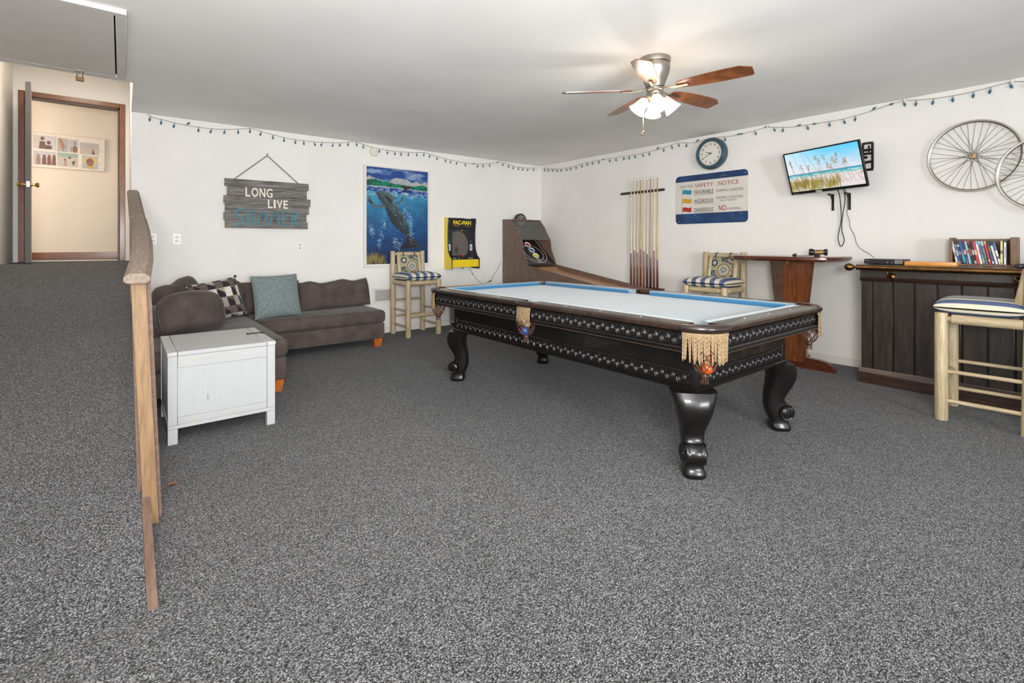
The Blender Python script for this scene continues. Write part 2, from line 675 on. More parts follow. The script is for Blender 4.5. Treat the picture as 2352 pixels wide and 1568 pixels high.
class Canvas:
    """a small numpy canvas whose cells become the corner colours of a fine grid"""

    def __init__(s, w, h, col=(0, 0, 0)):
        s.w, s.h = w, h
        s.a = np.zeros((h, w, 3)) + np.array(col, float)
        yy, xx = np.mgrid[0:h, 0:w]
        s.u = xx / (w - 1.0)
        s.t = yy / (h - 1.0)   # 0 at the top

    def nz(s, su, sv, seed=0, octv=3):
        r = np.random.RandomState(seed)
        out = np.zeros((s.h, s.w))
        amp, tot = 1.0, 0.0
        for o in range(octv):
            gw, gh = int(su * 2 ** o) + 2, int(sv * 2 ** o) + 2
            g = r.rand(gh + 1, gw + 1)
            x = s.u * (gw - 1)
            y = s.t * (gh - 1)
            xi, yi = x.astype(int), y.astype(int)
            fx, fy = x - xi, y - yi
            fx, fy = fx * fx * (3 - 2 * fx), fy * fy * (3 - 2 * fy)
            v = (g[yi, xi] * (1 - fx) + g[yi, xi + 1] * fx) * (1 - fy) + (g[yi + 1, xi] * (1 - fx) + g[yi + 1, xi + 1] * fx) * fy
            out += v * amp
            tot += amp
            amp *= 0.5
        return out / tot

    def mix(s, mask, col):
        m = np.clip(mask, 0, 1)[..., None]
        s.a = s.a * (1 - m) + np.array(col, float) * m

    def polymask(s, pts):
        x, y = s.u, s.t
        inside = np.zeros((s.h, s.w), bool)
        n = len(pts)
        for i in range(n):
            x0, y0 = pts[i]
            x1, y1 = pts[(i + 1) % n]
            c = ((y0 > y) != (y1 > y))
            if y1 != y0:
                c &= x < (x1 - x0) * (y - y0) / (y1 - y0) + x0
            inside ^= c
        return inside.astype(float)

    def poly(s, pts, col, op=1.0):
        s.mix(s.polymask(pts) * op, col)

    def line(s, pts, wd, col, op=1.0, asp=1.0):
        m = np.zeros((s.h, s.w))
        for (a, b) in zip(pts[:-1], pts[1:]):
            ax, ay, bx, by = a[0] * asp, a[1], b[0] * asp, b[1]
            px, py = s.u * asp - ax, s.t - ay
            dx, dy = bx - ax, by - ay
            L2 = dx * dx + dy * dy + 1e-12
            k = np.clip((px * dx + py * dy) / L2, 0, 1)
            d = np.hypot(px - k * dx, py - k * dy)
            m = np.maximum(m, np.clip((wd - d) / (0.5 / s.h) * 0.5 + 0.5, 0, 1))
        s.mix(m * op, col)

    def ell(s, cx, cy, rx, ry, col, op=1.0, soft=0.0):
        d = np.hypot((s.u - cx) / rx, (s.t - cy) / ry)
        m = (d < 1).astype(float) if soft <= 0 else np.clip((1 - d) / soft, 0, 1)
        s.mix(m * op, col)

    def grid(s, mb, fn):
        """fn(u, t) -> 3D point"""
        vs, vc = [], []
        L = np.clip(s.a / 255.0, 0, 1)
        L = np.where(L <= 0.04045, L / 12.92, ((L + 0.055) / 1.055) ** 2.4)
        for j in range(s.h):
            for i in range(s.w):
                vs.append(fn(i / (s.w - 1.0), j / (s.h - 1.0)))
                vc.append(tuple(L[j, i]))
        fs = []
        for j in range(s.h - 1):
            for i in range(s.w - 1):
                a = j * s.w + i
                fs.append((a, a + s.w, a + s.w + 1, a + 1))
        mb.add(vs, fs, vcol=vc)


def pillow_mesh(mb, w, h, t, n=18, pinch=0.06, sag=0.0, seed=0, wr=0.0, col=None, lump=0.0, expo=0.5, rnd_=0.0):
    """closed cushion centred on the origin: width along x, height along z, thickness along y"""
    rnd = random.Random(seed)
    ox = rnd.random() * 50
    for side in (-1, 1):
        vs, fs = [], []
        for j in range(n + 1):
            for i in range(n + 1):
                u, v = 2.0 * i / n - 1, 2.0 * j / n - 1
                u2 = math.sin(u * PI / 2)
                v2 = math.sin(v * PI / 2)
                rr_ = rnd_ * (1.0 if v2 > 0 else 0.25)
                ud = u2 * (1 - rr_ + rr_ * math.sqrt(1 - v2 * v2 / 2))
                vd = v2 * (1 - rr_ + rr_ * math.sqrt(1 - u2 * u2 / 2))
                x = w / 2 * ud * (1 - pinch * (1 - v2 * v2))
                z = h / 2 * vd * (1 - pinch * (1 - u2 * u2))
                e = max(0.0, (1 - u2 ** 4)) ** expo * max(0.0, (1 - v2 ** 4)) ** expo
                y = side * t / 2 * e
                if wr:
                    k = mnoise.noise(Vector((x * 9 + ox, z * 9, side * 3.0)))
                    k2 = mnoise.noise(Vector((x * 4 + ox, z * 4, side * 7.0)))
                    y += side * wr * (k * 0.5 + k2) * e
                if lump:
                    z += lump * mnoise.noise(Vector((x * 6 + ox, 1.3, 0))) * max(0, v2)
                if sag:
                    z -= sag * (1 - u2 * u2) * max(0, v2)
                vs.append((x, y, z))
        for j in range(n):
            for i in range(n):
                a = j * (n + 1) + i
                f = (a, a + 1, a + n + 2, a + n + 1)
                fs.append(f if side < 0 else f[::-1])
        mb.add(vs, fs, col)
    bm = bmesh.new()
    return mb


def weld(o, d=0.0006):
    bm = bmesh.new()
    bm.from_mesh(o.data)
    bmesh.ops.remove_doubles(bm, verts=bm.verts[:], dist=d)
    bm.to_mesh(o.data)
    bm.free()
    o.data.polygons.foreach_set('use_smooth', [True] * len(o.data.polygons))


# ================================================================== SETTING
ZC = 2.5265
XR = 5.606
YB = 6.226
XS = 0.083     # right side of the ramp well
XL = -1.0
YD = 8.2       # door wall
ZL = 0.98      # landing height
ZU = 3.42

b = MB()
b.box(XS - 0.015, XR + 0.1, -3.7, YB + 0.1, -0.08, 0)
b.box(XL - 0.1, XS - 0.015, -3.7, 2.06, -0.08, 0)
b.build('floor', M_CARPET, kind='structure')
b = MB()
b.prism([(1.98, -0.08), (1.98, 0.001), (2.06, 0.014), (6.98, ZL), (YD + 1.4, ZL), (YD + 1.4, -0.08)], XL - 0.1, XS - 0.018, 0)
b.build('floor_ramp', M_CARPET, kind='structure', label='carpeted ramp rising to the landing at the open door')

# back wall, its end and the well beside the ramp
b = MB()
b.box(XS, XR + 0.12, YB, YB + 0.12, -0.08, ZU + 0.1)
b.build('wall_back', M_WALL, kind='structure')
b = MB()
b.box(XS, XS + 0.12, YB + 0.12, YD, -0.08, ZU)
b.box(XS, XS + 0.12, 5.1, YB, ZC + 0.07, ZU)
b.build('wall_stairwell', M_WALL, kind='structure')
b = MB()
b.box(XR, XR + 0.12, -3.7, YB, -0.08, ZC + 0.1)
b.build('wall_right', M_WALL, kind='structure')
b = MB()
b.box(XL - 0.12, XL, -3.7, YD, -0.08, ZU + 0.1)
b.build('wall_left', M_WALL, kind='structure')
# wall behind the camera with two window openings
b = MB()
WIN = [(-0.5, 2.0), (2.6, 5.1)]
xs = [XL - 0.12] + [q for wv in WIN for q in wv] + [XR + 0.12]
YF = -3.6
for i in range(0, len(xs), 2):
    b.box(xs[i], xs[i + 1], YF - 0.12, YF, -0.08, ZC + 0.1)
for (a0, a1) in WIN:
    b.box(a0, a1, YF - 0.12, YF, -0.08, 0.1)
    b.box(a0, a1, YF - 0.12, YF, 2.2, ZC + 0.1)
b.build('wall_front', M_WALL, kind='structure')
for k, (a0, a1) in enumerate(WIN):
    b = MB()
    for (x0, x1, z0, z1) in ((a0, a0 + 0.05, 0.1, 2.2), (a1 - 0.05, a1, 0.1, 2.2), (a0, a1, 0.1, 0.15), (a0, a1, 2.15, 2.2)):
        b.box(x0, x1, YF - 0.12, YF - 0.04, z0, z1)
    b.build('window_%d' % (k + 1), M_TRIMW, kind='structure')
# ceiling
b = MB()
b.box(XS, XR + 0.12, -3.7, YB, ZC, ZC + 0.07)
b.box(XL, XS, -3.7, 5.1, ZC, ZC + 0.07)
b.build('ceiling', M_CEIL, kind='structure')
b = MB()
b.box(XL - 0.1, XS + 0.12, 5.0, YD, ZU, ZU + 0.08)
b.box(XL - 0.1, XS + 0.12, 5.0, 5.1, ZC + 0.07, ZU)
b.build('ceiling_landing', M_CEIL, kind='structure')
# baseboards
b = MB()
b.prism([(XR - 0.012, 0), (XR, 0), (XR, 0.085), (XR - 0.006, 0.085), (XR - 0.012, 0.078)], -3.6, YB, 1)
b.build('baseboard_right', M_TRIMW, kind='structure')
b = MB()
b.box(XS + 0.02, XR - 0.012, YB - 0.012, YB, 0, 0.085, 0.003)
b.build('baseboard_back', M_TRIMW, kind='structure')

# door wall with opening
DX0, DX1, DZ = -0.902, -0.017, 2.97
b = MB()
b.box(XL, DX0, YD, YD + 0.12, ZL, ZU)
b.box(DX1, XS + 0.12, YD, YD + 0.12, ZL, ZU)
b.box(DX0, DX1, YD, YD + 0.12, DZ, ZU)
b.build('wall_door', M_WALL, kind='structure')
# door frame (structure) with its leaf, knobs, hinges
d1 = thing('door_1', 'dark grey edged door standing open at top of ramp', 'door', (DX0, YD, ZL))
d1['kind'] = 'structure'
b = MB()
for (x0, x1, z0, z1) in ((DX0 - 0.055, DX0, ZL, DZ + 0.06), (DX1, DX1 + 0.057, ZL, DZ + 0.06), (DX0, DX1, DZ, DZ + 0.06)):
    b.box(x0, x1, YD - 0.016, YD, z0, z1, 0.004)
b.build('door_casing', M_OAK, d1)
b = MB()
b.box(DX0, DX0 + 0.02, YD, YD + 0.12, ZL, DZ)
b.box(DX1 - 0.02, DX1, YD, YD + 0.12, ZL, DZ)
b.box(DX0, DX1, YD, YD + 0.12, DZ - 0.02, DZ)
b.build('door_jamb', wood('dark_jamb_wood', (48, 28, 18), (84, 52, 32), (12, 12, 1.2), 5, 0.4), d1)
b = MB()
b.box(DX0 + 0.02, DX1 - 0.02, YD - 0.02, YD + 0.14, ZL, ZL + 0.018, 0.005)
b.build('threshold', plain('pale_threshold', (206, 196, 180), 0.5), d1)
ang = math.atan2(0.07, 0.76)
Ml = Matrix.Translation((DX0 + 0.02, YD - 0.01, 0)) @ Matrix.Rotation(-PI / 2 + ang, 4, 'Z')
b = MB()
b.M = Ml
b.box(0, 0.765, 0.0, 0.042, ZL + 0.012, DZ - 0.01)
leaf = b.build('door_leaf', plain('door_face_paint', (206, 198, 190), 0.45), d1)
b = MB()
b.M = Ml
b.box(0.7652, 0.772, -0.001, 0.043, ZL + 0.012, DZ - 0.01)
b.build('door_edge', plain('dark_grey_door_edge', (74, 68, 66), 0.5), leaf, label='dark grey door edge')
b = MB()
b.M = Ml
b.box(0.772, 0.774, 0.008, 0.034, ZL + 0.84, ZL + 0.90)
b.build('latch_plate', M_NICKEL, leaf)
for s_ in (-1, 1):
    b = MB()
    b.M = Ml
    y0 = 0.042 if s_ > 0 else 0.0
    b.lathe([(0.028, 0), (0.028, 0.006), (0.012, 0.012), (0.011, 0.032), (0.024, 0.042), (0.028, 0.055), (0.022, 0.066), (0.0005, 0.068)], (0.70, y0, ZL + 0.87), (0, s_, 0), 14)
    b.build('door_knob', M_BRASSP, leaf)

# hallway behind the door
b = MB()
b.box(-3.0, 1.6, 9.48, 9.6, ZL, ZU)
b.build('wall_hall', M_HALL, kind='structure')
b = MB()
b.box(-3.1, -3.0, YD + 0.12, 9.6, ZL, ZU)
b.box(1.6, 1.7, YD + 0.12, 9.6, ZL, ZU)
b.box(-3.1, XL - 0.0, YD + 0.1, YD + 0.12, ZL, ZU)
b.box(XS + 0.12, 1.7, YD + 0.1, YD + 0.12, ZL, ZU)
b.build('wall_hall_ends', M_HALL, kind='structure')
b = MB()
b.box(-3.1, 1.7, YD, 9.6, ZU, ZU + 0.08)
b.build('ceiling_hall', M_CEIL, kind='structure')
b = MB()
b.box(-3.1, 1.7, YD + 0.12, 9.6, ZL - 0.1, ZL + 0.002)
b.build('floor_hall', M_CARPET, kind='structure')
b = MB()
b.box(-3.0, 1.6, 9.462, 9.48, ZL, ZL + 0.10, 0.004)
b.build('baseboard_hall', M_OAKX, kind='structure')
# small ceiling trim at the corner of the well
b = MB()
b.box(XS - 0.004, XS, 5.1, YB, ZC - 0.0, ZC + 0.07)
b.build('trim_1', M_TRIMW, kind='structure')

# ================================================================== ATTIC HATCH
hx0, hx1, hy0, hy1, hz = -0.76, 0.024, 3.537, 4.93, 2.498
t = thing('attic_hatch', 'white ceiling access panel with padlock beside the ramp door', 'hatch', ((hx0 + hx1) / 2, (hy0 + hy1) / 2, hz))
M_HATCH = plain('hatch_paint', (214, 210, 204), 0.5, var=0.02)
for (x0, x1, y0, y1) in ((hx0, hx1, hy0, hy0 + 0.045), (hx0, hx1, hy1 - 0.03, hy1), (hx0, hx0 + 0.05, hy0 + 0.045, hy1 - 0.03), (hx1 - 0.05, hx1, hy0 + 0.045, hy1 - 0.03)):
    b = MB()
    b.box(x0, x1, y0, y1, hz, ZC, 0.002)
    b.build('frame_board', M_HATCH, t)
b = MB()
b.box(hx0 + 0.052, hx1 - 0.059, hy0 + 0.048, hy1 - 0.032, hz + 0.001, ZC - 0.004, 0.002)
b.build('hatch_door', M_HATCH, t)
b = MB()
b.box(hx0 + 0.05, hx1 - 0.05, hy0 + 0.045, hy1 - 0.03, ZC - 0.003, ZC)
b.build('hatch_gap', plain('dark_gap', (16, 14, 13), 0.9), t)
b = MB()
b.box(-0.268, -0.224, hy1 - 0.06, hy1 + 0.012, hz - 0.004, hz)
b.tube([(-0.246 + 0.011 * math.cos(a), hy1 + 0.004, hz - 0.01 + 0.011 * math.sin(a)) for a in [k * PI / 6 for k in range(12)]], 0.0025, 6, closed=True)
b.build('hasp', M_NICKEL, t)
t = thing('padlock', 'small brass padlock hanging from the ceiling hatch', 'padlock', (-0.246, 4.955, 2.44))
b = MB()
b.box(-0.27, -0.222, 4.944, 4.966, 2.437, 2.468, 0.003)
b.build('lock_body', plain('padlock_brass', (120, 92, 58), 0.4, metal=0.7), t)
b = MB()
b.tube([(-0.262, 4.955, 2.466), (-0.262, 4.955, 2.485)] + [(-0.246 + 0.016 * math.cos(a), 4.955, 2.485 + 0.016 * math.sin(a)) for a in [PI - k * PI / 8 for k in range(9)]] + [(-0.23, 4.955, 2.466)], 0.0035, 8)
b.build('shackle', M_NICKEL, t)

# ================================================================== HANDRAIL ON THE RAMP
t = thing('handrail', 'weathered lumber handrail along right edge of the carpeted ramp', 'handrail', (0.08, 2.6, 0.0))


def rail_piece(path, wd, th, name, mat):
    b = MB()
    loops = []
    for (x, y, z) in path:
        hw = wd / 2
        sec = [(-0.027, 0), (0.027, 0), (hw, -0.017), (hw, -th + 0.01), (hw - 0.012, -th), (-hw + 0.012, -th), (-hw, -th + 0.01), (-hw, -0.017)]
        loops.append([(x + a, y, z + c) for a, c in sec])
    b.rings(loops)
    return b.build(name, mat, t, sharp=20)


rail_piece([(0.050, 2.53, 1.078), (0.062, 2.68, 1.110), (0.076, 2.90, 1.155), (0.086, 3.2, 1.216), (0.089, 3.6, 1.297), (0.086, 4.02, 1.382)], 0.088, 0.04, 'cap_rail', M_PINE)
rail_piece([(0.083, 4.025, 1.385), (0.083, 4.7, 1.518), (0.081, 5.5, 1.68)], 0.086, 0.04, 'cap_rail', M_PINE)


def slant_post(x0, x1, y, z0, z1, wx, wy, mat=M_POST, name='post'):
    b = MB()
    loops = []
    for (x, z) in ((x0, z0), (x1, z1)):
        loops.append([(x - wx / 2, y, z), (x + wx / 2, y, z), (x + wx / 2, y + wy, z), (x - wx / 2, y + wy, z)])
    b.rings(loops)
    return b.build(name, mat, t)


slant_post(0.101, 0.056, 2.60, 0.0, 1.048, 0.050, 0.04)
slant_post(0.126, 0.085, 2.66, 0.0, 1.06, 0.03, 0.09, M_STRING)
slant_post(0.062, 0.040, 2.655, 0.125, 1.05, 0.016, 0.09, M_STRING)
slant_post(0.082, 0.084, 4.15, 0.40, 1.36, 0.04, 0.09)
slant_post(0.080, 0.080, 5.55 - 0.1, 0.66, 1.63, 0.045, 0.09)
b = MB()
b.prism([(1.99, 0.0), (1.99, 0.006), (2.1, 0.022), (6.1, 0.825), (6.1, 0.62), (2.9, 0.0)], 0.066, 0.096, 0)
b.build('stringer_board', M_STRING, t)

# ================================================================== SOFA
t = thing('sectional_sofa', 'brown velvet sectional sofa with chaise along the back wall', 'sofa', (1.2, 5.4, 0.0))


def sofa_block(name, x0, x1, y0, y1, z0, z1, bev=0.04, seg=3, mat=None):
    b = MB()
    b.box(x0, x1, y0, y1, z0, z1, bev, seg)
    return b.build(name, mat or M_VELVET, t, sharp=60)


sofa_block('base_frame', 1.075, 2.42, 5.42, 6.17, 0.095, 0.275, 0.015, 2)
sofa_block('seat_cushion', 1.075, 2.43, 5.40, 6.17, 0.277, 0.425, 0.045, 4)
sofa_block('chaise_frame', 0.125, 1.06, 4.285, 6.17, 0.095, 0.275, 0.015, 2)
sofa_block('chaise_cushion', 0.115, 1.072, 4.26, 6.17, 0.277, 0.43, 0.05, 4)
sofa_block('back_frame', 0.112, 0.27, 5.0, 5.58, 0.43, 0.65, 0.012, 2)
sofa_block('back_frame', 0.112, 0.27, 5.6, 6.19, 0.43, 0.69, 0.012, 2)
sofa_block('back_frame', 0.275, 1.75, 6.07, 6.19, 0.40, 0.60, 0.02, 2)
for (x, y) in ((0.99, 4.33), (2.35, 5.49), (0.30, 4.36), (2.35, 6.1), (0.2, 6.1)):
    b = MB()
    loops = []
    for (r, z) in ((0.036, 0.0), (0.05, 0.096)):
        loops.append([(x - r, y - r, z), (x + r, y - r, z), (x + r, y + r, z), (x - r, y + r, z)])
    b.rings(loops)
    b.build('foot', M_FOOT, t, label='orange wooden foot')


def cushion(name, label, w, h, th, loc, rx, ry, rz, mat, cat='cushion', group=None, **kw):
    """rx leans back, ry rolls in its plane, rz turns"""
    b = MB()
    b.M = Matrix.Translation(loc) @ Matrix.Rotation(rz, 4, 'Z') @ Matrix.Rotation(rx, 4, 'X') @ Matrix.Rotation(ry, 4, 'Y')
    pillow_mesh(b, w, h, th, **kw)
    o = b.build(name, mat, None, label, cat, group)
    weld(o)
    return o


cushion('back_cushion', 'loose brown velvet back cushion at the right end of the sofa', 0.86, 0.37, 0.20, (2.02, 5.96, 0.605), -0.22, -0.03, 0, M_VELVET, group='velvet back cushions', n=26, pinch=0.02, wr=0.016, lump=0.05, sag=0.025, seed=3, expo=0.4, rnd_=0.2)
cushion('back_cushion', 'brown velvet back cushion behind the teal throw pillow', 0.60, 0.36, 0.18, (1.32, 6.0, 0.60), -0.20, 0, 0, M_VELVET, group='velvet back cushions', n=24, pinch=0.02, wr=0.012, seed=4, expo=0.35)
cushion('back_cushion', 'lumpy brown velvet back cushion behind the patterned throw pillow', 0.66, 0.40, 0.2, (0.74, 5.98, 0.64), -0.18, 0.03, 0, M_VELVET, group='velvet back cushions', n=26, pinch=0.02, wr=0.02, lump=0.1, sag=0.03, seed=8, expo=0.4, rnd_=0.3)
cushion('back_cushion', 'round brown velvet cushion nearest the white chest', 0.56, 0.37, 0.30, (0.475, 5.06, 0.612), -0.25, 0.0, 0.50, M_VELVET, group='velvet back cushions', n=24, pinch=-0.0, wr=0.015, seed=5, expo=0.55, rnd_=0.75)
cushion('back_cushion', 'brown velvet cushion in the corner behind the round cushion', 0.50, 0.42, 0.22, (0.42, 5.60, 0.635), -0.2, 0.05, 0.7, M_VELVET, group='velvet back cushions', n=24, pinch=0.0, wr=0.03, lump=0.12, seed=11, expo=0.55, rnd_=0.6)
M_TEAL = plain('teal_boucle', (120, 132, 130), 0.95, spec=0.1, sheen=0.2, var=0.16, vscale=90, bmp=0.4, bscale=260)
cushion('throw_pillow', 'teal grey square throw pillow on the sofa seat', 0.475, 0.46, 0.17, (1.29, 5.63, 0.645), -0.25, -0.02, 0.12, M_TEAL, cat='pillow', n=22, pinch=0.05, wr=0.006, seed=6)


# patterned pillow: woven tumbling block pattern printed on the cloth
def pattern_pillow():
    cv = Canvas(97, 97, (120, 116, 110))
    cols = [(206, 200, 186), (44, 40, 44), (96, 84, 76), (150, 144, 134)]
    nrow = 6
    for r in range(nrow):
        for c in range(-2, 8):
            x0, y0 = c / 5.0 + (0.1 if r % 2 else 0.0), r / nrow
            wv, hv = 1 / 5.0, 1.0 / nrow
            k = (r * 2 + c) % 3
            cv.poly([(x0, y0), (x0 + wv * 0.5, y0), (x0 + wv * 0.5, y0 + hv), (x0, y0 + hv)], cols[0] if r in (0, 5) else ([cols[3], cols[2], cols[0]][(r) % 3]))
            cv.poly([(x0 + wv * 0.5, y0), (x0 + wv, y0 + hv * 0.55), (x0 + wv, y0 + hv), (x0 + wv * 0.5, y0 + hv)], cols[1])
            cv.poly([(x0 + wv * 0.5, y0), (x0 + wv, y0), (x0 + wv, y0 + hv * 0.55)], cols[2] if k else cols[3])
            if r in (0, 5):
                for q in range(4):
                    cv.line([(x0 + wv * (0.06 + 0.13 * q), y0), (x0 + wv * (0.06 + 0.13 * q), y0 + hv)], 0.005, (104, 94, 84))
    nx = cv.nz(40, 40, 3, 2)
    cv.a *= (0.9 + 0.2 * nx)[..., None]
    b = MB()
    W = Matrix.Translation((0.735, 5.56, 0.645)) @ Matrix.Rotation(0.18, 4, 'Z') @ Matrix.Rotation(-0.35, 4, 'X') @ Matrix.Rotation(-0.16, 4, 'Y')
    b.M = W
    S = 0.455

    def shape(u, t_, side):
        a, c = math.sin((2 * u - 1) * PI / 2), math.sin((1 - 2 * t_) * PI / 2)
        x = S / 2 * a * (1 - 0.05 * (1 - c * c))
        z = 0.41 / 2 * c * (1 - 0.05 * (1 - a * a))
        e = max(0.0, 1 - a ** 4) ** 0.5 * max(0.0, 1 - c ** 4) ** 0.5
        return (x, side * 0.075 * e, z)
    cv.grid(b, lambda u, t_: shape(u, t_, -1))
    back = Canvas(25, 25, (70, 64, 60))
    n0 = len(b.f)
    back.grid(b, lambda u, t_: shape(u, t_, 1))
    b.f[n0:] = [f[::-1] for f in b.f[n0:]]
    o = b.build('throw_pillow', M_FABP, None, 'black and cream geometric patterned throw pillow tilted on the sofa', 'pillow', sharp=80)
    mk = plain('dark_knot', (46, 44, 46), 0.8)
    for (u, t_) in ((0, 0), (1, 0), (0, 1), (1, 1)):
        b = MB()
        b.ball(W @ Vector(shape(u, t_, 0)), 0.014, 10, 7)
        b.build('corner_knot', mk, o)


pattern_pillow()

# ================================================================== WHITE CHEST
cx0, cx1, cy0, cy1, cz = 0.215, 0.803, 3.54, 4.21, 0.553
t = thing('storage_chest', 'white washed wooden side chest in front of the sofa chaise', 'chest', ((cx0 + cx1) / 2, (cy0 + cy1) / 2, 0))
for (x, y) in ((cx0, cy0), (cx1 - 0.05, cy0), (cx0, cy1 - 0.05), (cx1 - 0.05, cy1 - 0.05)):
    b = MB()
    b.box(x, x + 0.05, y, y + 0.05, 0, 0.092, 0.002)
    b.build('leg', M_CHEST, t)
b = MB()
b.box(cx0, cx1, cy0, cy1, 0.0925, 0.116, 0.002)
b.build('bottom_rail', M_CHESTX, t)
for (x0, x1) in ((cx0, cx0 + 0.048), (cx1 - 0.048, cx1)):
    for (y0, y1) in ((cy0, cy0 + 0.022), (cy1 - 0.022, cy1)):
        b = MB()
        b.box(x0, x1, y0, y1, 0.1165, cz - 0.026, 0.0015)
        b.build('stile', M_CHEST, t)
b = MB()
b.box(cx0 + 0.0495, cx1 - 0.0495, cy0 + 0.001, cy0 + 0.02, 0.455, cz - 0.0265, 0.0015)
b.build('top_rail', M_CHESTX, t)
b = MB()
b.box(cx0 + 0.0495, cx1 - 0.0495, cy0 + 0.001, cy0 + 0.02, 0.1165, 0.158, 0.0015)
b.build('lower_rail', M_CHESTX, t)
b = MB()
b.box(cx0 + 0.0495, cx1 - 0.0495, cy0 + 0.007, cy0 + 0.02, 0.159, 0.454)
b.build('front_panel', M_CHEST, t)
b = MB()
b.box(cx0 + 0.006, cx0 + 0.02, cy0 + 0.0225, cy1 - 0.0225, 0.1165, cz - 0.027)
b.build('side_panel', M_CHEST, t)
b = MB()
b.box(cx1 - 0.02, cx1 - 0.006, cy0 + 0.0225, cy1 - 0.0225, 0.1165, cz - 0.027)
b.build('side_panel', M_CHEST, t)
b = MB()
b.box(cx0 + 0.048, cx1 - 0.048, cy1 - 0.02, cy1 - 0.006, 0.1165, cz - 0.027)
b.build('back_panel', M_CHEST, t)
for (x0, x1) in ((cx0 - 0.003, cx0 + 0.047), (cx0 + 0.0495, cx1 - 0.0495), (cx1 - 0.047, cx1 + 0.003)):
    b = MB()
    b.box(x0, x1, cy0 - 0.004, cy1 + 0.004, cz - 0.025, cz, 0.002)
    b.build('lid_board', M_CHESTX if x1 - x0 > 0.1 else plain('whitewashed_lid_end', (184, 184, 182), 0.55, var=0.03, vscale=30), t)
b = MB()
for dy in (0.0, 0.028):
    b.tube([(0.70, 3.90 + dy, cz + 0.003), (0.73, 3.905 + dy, cz + 0.004), (0.80, 3.90 + dy, cz + 0.004)], 0.002, 6)
    b.tube([(0.70, 3.90 + dy, cz + 0.003), (0.705, 3.915 + dy, cz + 0.003), (0.715, 3.91 + dy, cz + 0.003)], 0.002, 6)
b.box(0.79, 0.81, 3.885, 3.93, cz + 0.001, cz + 0.007, 0.002)
b.build('lid_latch', M_BLKMT, t, label='black lid latch')
kn = plain('pine_knot', (206, 176, 136), 0.6)
for (x, z, r) in ((0.355, 0.497, 0.008), (0.345, 0.483, 0.004), (0.57, 0.487, 0.004), (0.35, 0.134, 0.008), (0.62, 0.128, 0.005)):
    b = MB()
    b.lathe([(r, 0), (r * 0.9, 0.0012), (0.0004, 0.0014)], (x, cy0 + 0.001, z), (0, -1, 0), 10)
    b.build('knot', kn, t)
b = MB()
b.box(0.4185, 0.4205, cy0 + 0.0058, cy0 + 0.0075, 0.235, 0.268)
b.build('scratch', M_BLKMT, t)

# ================================================================== POOL TABLE
TC = Vector((2.83, 2.535, 0))
TA, TB = 0.712, 1.355
TZ = 0.81
PT = thing('pool_table', 'black carved pool table with glare-paled blue cloth and scroll legs', 'pool table', TC)


def tl(x, y, z):
    return (TC.x + x, TC.y + y, z)


# legs
LEGP = [(0.0, -0.046, 0.058, 0.100), (0.012, -0.058, 0.066, 0.118), (0.026, -0.062, 0.066, 0.116), (0.042, -0.062, 0.058, 0.104), (0.062, -0.056, 0.050, 0.098), (0.085, -0.070, 0.060, 0.104), (0.115, -0.083, 0.066, 0.108),
        (0.150, -0.091, 0.058, 0.108), (0.175, -0.092, 0.036, 0.112), (0.205, -0.09, 0.024, 0.118), (0.24, -0.086, 0.040, 0.128), (0.27, -0.080, 0.058, 0.142), (0.30, -0.073, 0.075, 0.158), (0.345, -0.068, 0.091, 0.180), (0.385, -0.075, 0.092, 0.200), (0.415, -0.085, 0.080, 0.222), (0.44, -0.09, 0.068, 0.236)]
lp = None
for (sx, sy) in ((-1, -1), (1, -1), (-1, 1), (1, 1)):
    e = Vector((sx, sy, 0)).normalized()
    f = Vector((-e.y, e.x, 0))
    c = Vector(tl(sx * 0.505, sy * 1.135, 0))
    b = MB()
    loops = []
    for (z, e0, e1, wd) in LEGP:
        L = []
        em, eh, hw = (e0 + e1) / 2, (e1 - e0) / 2, wd / 2
        for k in range(20):
            a = 2 * PI * k / 20
            ca, sa = math.cos(a), math.sin(a)
            ex = 0.55
            p = c + e * (em + eh * math.copysign(abs(ca) ** ex, ca)) + f * (hw * math.copysign(abs(sa) ** ex, sa))
            L.append((p.x, p.y, z))
        loops.append(L)
    b.rings(loops)
    leg = b.build('leg', M_BLACK, PT, sharp=50)
    b = MB()
    cc = c + e * 0.024 + Vector((0, 0, 0.122))
    b.lathe([(0.0005, -0.050), (0.052, -0.050), (0.056, -0.046), (0.056, 0.046), (0.052, 0.050), (0.0005, 0.050)], cc, f, 24)
    b.build('scroll', M_BLACK, leg, sharp=50)
    for sg in (-1, 1):
        b = MB()
        b.lathe([(0.050, -0.03), (0.054, 0.004), (0.050, 0.012), (0.040, 0.010), (0.034, 0.006), (0.028, 0.010), (0.022, 0.014), (0.014, 0.014), (0.011, 0.019), (0.0005, 0.021)], cc + f * (sg * 0.046) + e * 0.006, (f * (sg * 0.90) + e * 0.22), 24)
        b.build('volute', M_BLACK, leg, sharp=40)

# cabinet body: four profiled side panels mitred at the corners
BA, BB = 0.525, 1.165
prof = [(0.0, 0.436), (0.010, 0.438), (0.012, 0.448), (0.006, 0.454), (0.008, 0.462), (-0.002, 0.464), (-0.002, 0.530), (0.006, 0.533), (0.004, 0.540), (0.0, 0.543), (0.0, 0.620), (0.004, 0.628), (0.010, 0.632), (0.014, 0.650), (0.030, 0.672), (0.055, 0.690), (0.055, 0.70)]


